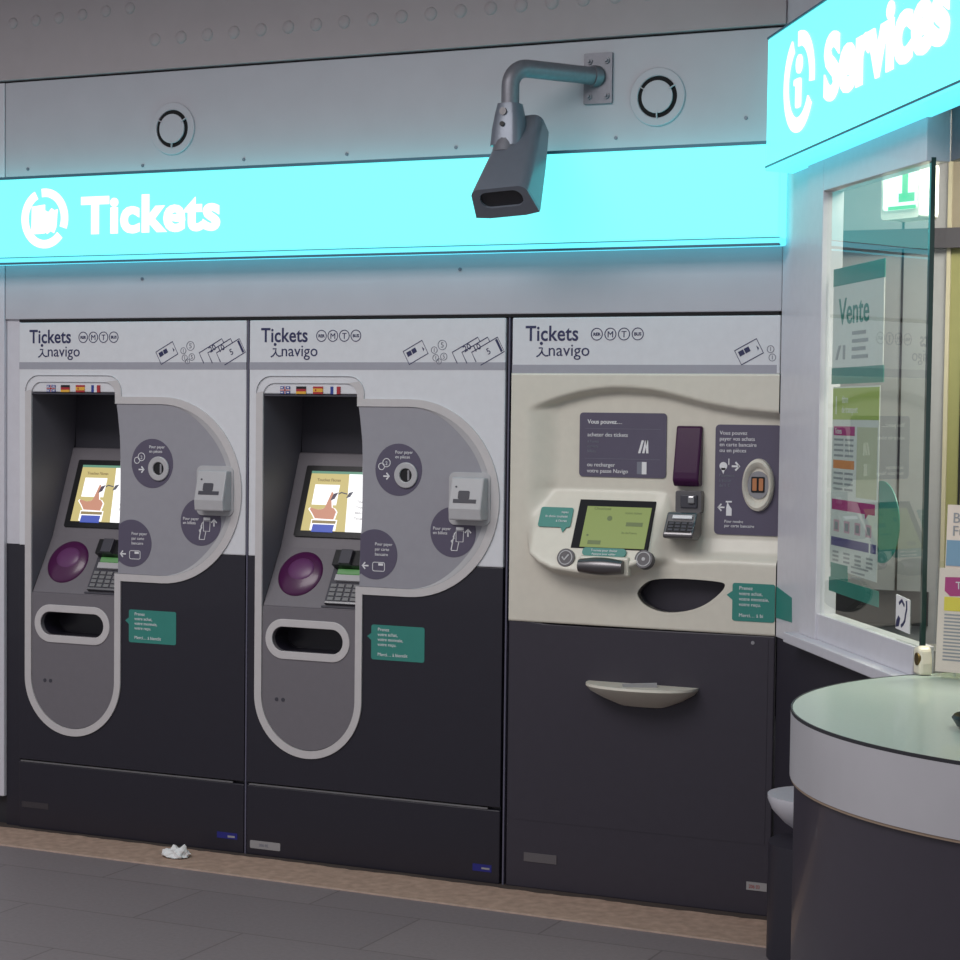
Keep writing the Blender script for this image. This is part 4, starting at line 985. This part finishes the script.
# kiosk interior
XA, XB = 3.427, 3.439
b = B(); b.box(2.96, XA, 0.0, 2.9, -0.12, -0.06); b.mi = 1; b.box(XA, XB, 0.0, 2.9, -0.12, -0.05); b.mi = 2; b.box(XB, 5.2, 0.0, 2.10, -0.12, -0.06); b.mi = 3; b.box(XB, 5.2, 2.10, 2.9, -0.12, -0.06)
struct(b.obj('wall_kiosk_back', ['igrey', 'iwarm', 'olive', 'itan']))
b = B()
for x in (3.289, 3.475): b.box(x, x + 0.006, 1.05, 2.9, -0.07, -0.056)
struct(b.obj('trim_6', 'gap'))
b = B(); b.box(3.06, 3.393, 0.945, 1.050, -0.06, -0.045); struct(b.obj('trim_8', 'idark'))
b = B(); b.box(3.10, 5.0, 2.096, 2.156, -0.06, -0.03); struct(b.obj('trim_7', 'hood'))
b = B(FX); b.plate([(2.93, -0.02), (5.2, -0.02), (5.2, -2.2), (4.2, -2.0), (3.0, -0.1)], 2.60, 2.64); struct(b.obj('ceiling', 'iwarm'))
b = B(); b.box(3.24, 3.9, 0.0, 0.90, 0.02, 0.20); o = b.obj('desk', 'idesk'); recenter(o, (3.5, -0.1, 0))
o.name = 'desk'; tag(o, 'grey low desk inside the kiosk behind the window', 'desk')

# exit sign
EO = Vector((3.440, -0.52, 2.195))
b = None
t = thing('exit_sign', 'glowing white and green exit sign hanging inside the kiosk', 'exit sign', EO)
EU = Vector((0.88, -0.47, 0)).normalized(); EFr = Fr((0, 0, 0), EU, (0, 0, 1))
b = B(EFr); b.rbox(-0.075, 0.062, -0.065, 0.085, -0.05, 0.03, 0.012); b.obj('case', 'exit_case', t, bevel=0.008)
b = B(EFr); b.rbox(-0.066, 0.054, -0.040, 0.078, 0.028, 0.033, 0.010); b.obj('lit_panel', 'exit_white', t)
b = B(EFr); b.box(0.004, 0.024, -0.012, 0.070, 0.031, 0.0345); b.box(-0.008, 0.048, -0.020, 0.004, 0.031, 0.0345); b.box(-0.045, 0.053, -0.040, -0.030, 0.031, 0.0345); b.obj('pictogram', 'exit_green', t)
b = B(EFr); b.box(-0.01, 0.01, 0.08, 0.41, -0.02, 0.0); b.obj('hanger', 'hood', t)

# crumpled paper on the kerb
bm = bmesh.new(); bmesh.ops.create_icosphere(bm, subdivisions=4, radius=1.0); random.seed(5)
from mathutils import noise
for v in bm.verts:
    p = v.co.copy(); n = noise.noise(p * 1.7) * 0.5 + noise.noise(p * 4.1) * 0.25
    k = 1 + n * 0.8
    x, y, z = p.x * 0.052 * k, p.y * 0.034 * k, p.z * 0.030 * k
    if z < 0: z *= 0.15
    if z > 0: z *= 1 + 0.5 * max(0, noise.noise(Vector((p.x * 3, p.y * 3, 9))))
    v.co = (x, y, z + 0.0055)
me = bpy.data.meshes.new('paper_scrap'); bm.to_mesh(me); bm.free(); me.materials.append(M['paper'])
mnz = min(v.co.z for v in me.vertices)
for v in me.vertices: v.co.z -= mnz
o = bpy.data.objects.new('paper_scrap', me); link(o); o.location = (0.812, -0.155, 0.0022); tag(o, 'crumpled white paper lying on the kerb in front of the leftmost machine', 'paper')
# slip lying on the cream ledge
b = B(Fr((X3 + 0.49, -0.060, 0.7122), (0.92, 0.4, 0.0), (-0.4, 0.92, 0.0)))
b.hull3([b.fr.p(u, v, w) for u, v, w in ((-.055, -.022, 0), (.055, -.022, 0), (.055, .0, .010), (-.055, .0, .006))], [b.fr.p(u, v, w + .0015) for u, v, w in ((-.055, .024, 0), (.055, .024, 0), (.055, .002, .011), (-.055, .002, .007))])
o = b.obj('paper_slip', 'stick_grey'); recenter(o, (X3 + 0.49, -0.060, 0.7122)); tag(o, 'small paper slip left on the ledge of the cream machine', 'paper slip')

b = B(FX); b.plate([(-4, 0.2), (9, 0.2), (9, -1.9), (-4, -1.9)], 3.5, 3.6); struct(b.obj('ceiling', 'beam'))  # unseen overhead slab, added to shade the upper wall
# ================================================================== light
wd = bpy.data.worlds.new('hall'); SC.world = wd; wd.use_nodes = True
bg = wd.node_tree.nodes['Background']; bg.inputs[0].default_value = (0.93, 0.94, 1.0, 1); bg.inputs[1].default_value = 0.42
def area(name, loc, target, sx, sy, power, color):
    l = bpy.data.lights.new(name, 'AREA'); l.shape = 'RECTANGLE'; l.size = sx; l.size_y = sy; l.energy = power; l.color = color
    o = bpy.data.objects.new(name, l); link(o); o.location = loc
    o.rotation_euler = (Vector(target) - Vector(loc)).to_track_quat('-Z', 'Y').to_euler(); return o
area('hall_fill_light', (1.0, -4.2, 4.6), (1.2, -0.5, 0.9), 4.0, 2.0, 150, (1.0, 0.96, 0.95))  # unseen area light, added to brighten the wall from the front
area('kiosk_ceiling_light', (3.95, -0.7, 2.58), (3.85, -0.6, 0), 0.9, 0.3, 34, (1.0, 0.95, 0.78))

# ================================================================== camera
cd = bpy.data.cameras.new('camera'); co_ = bpy.data.objects.new('camera', cd); COL.objects.link(co_)
m4 = Matrix(((CR.x, CU.x, -CF.x, CAM.x), (CR.y, CU.y, -CF.y, CAM.y), (CR.z, CU.z, -CF.z, CAM.z), (0, 0, 0, 1)))
co_.matrix_world = m4
cd.sensor_width = 36.0; cd.lens = 36.0 * 2000.0 / 960.0; cd.shift_y = 24.32 / 960.0; cd.clip_end = 100
SC.camera = co_
vs = SC.view_settings
vs.view_transform = 'Standard'; vs.look = 'None'; vs.gamma = 1.0; vs.use_curve_mapping = False; vs.exposure = 0.0
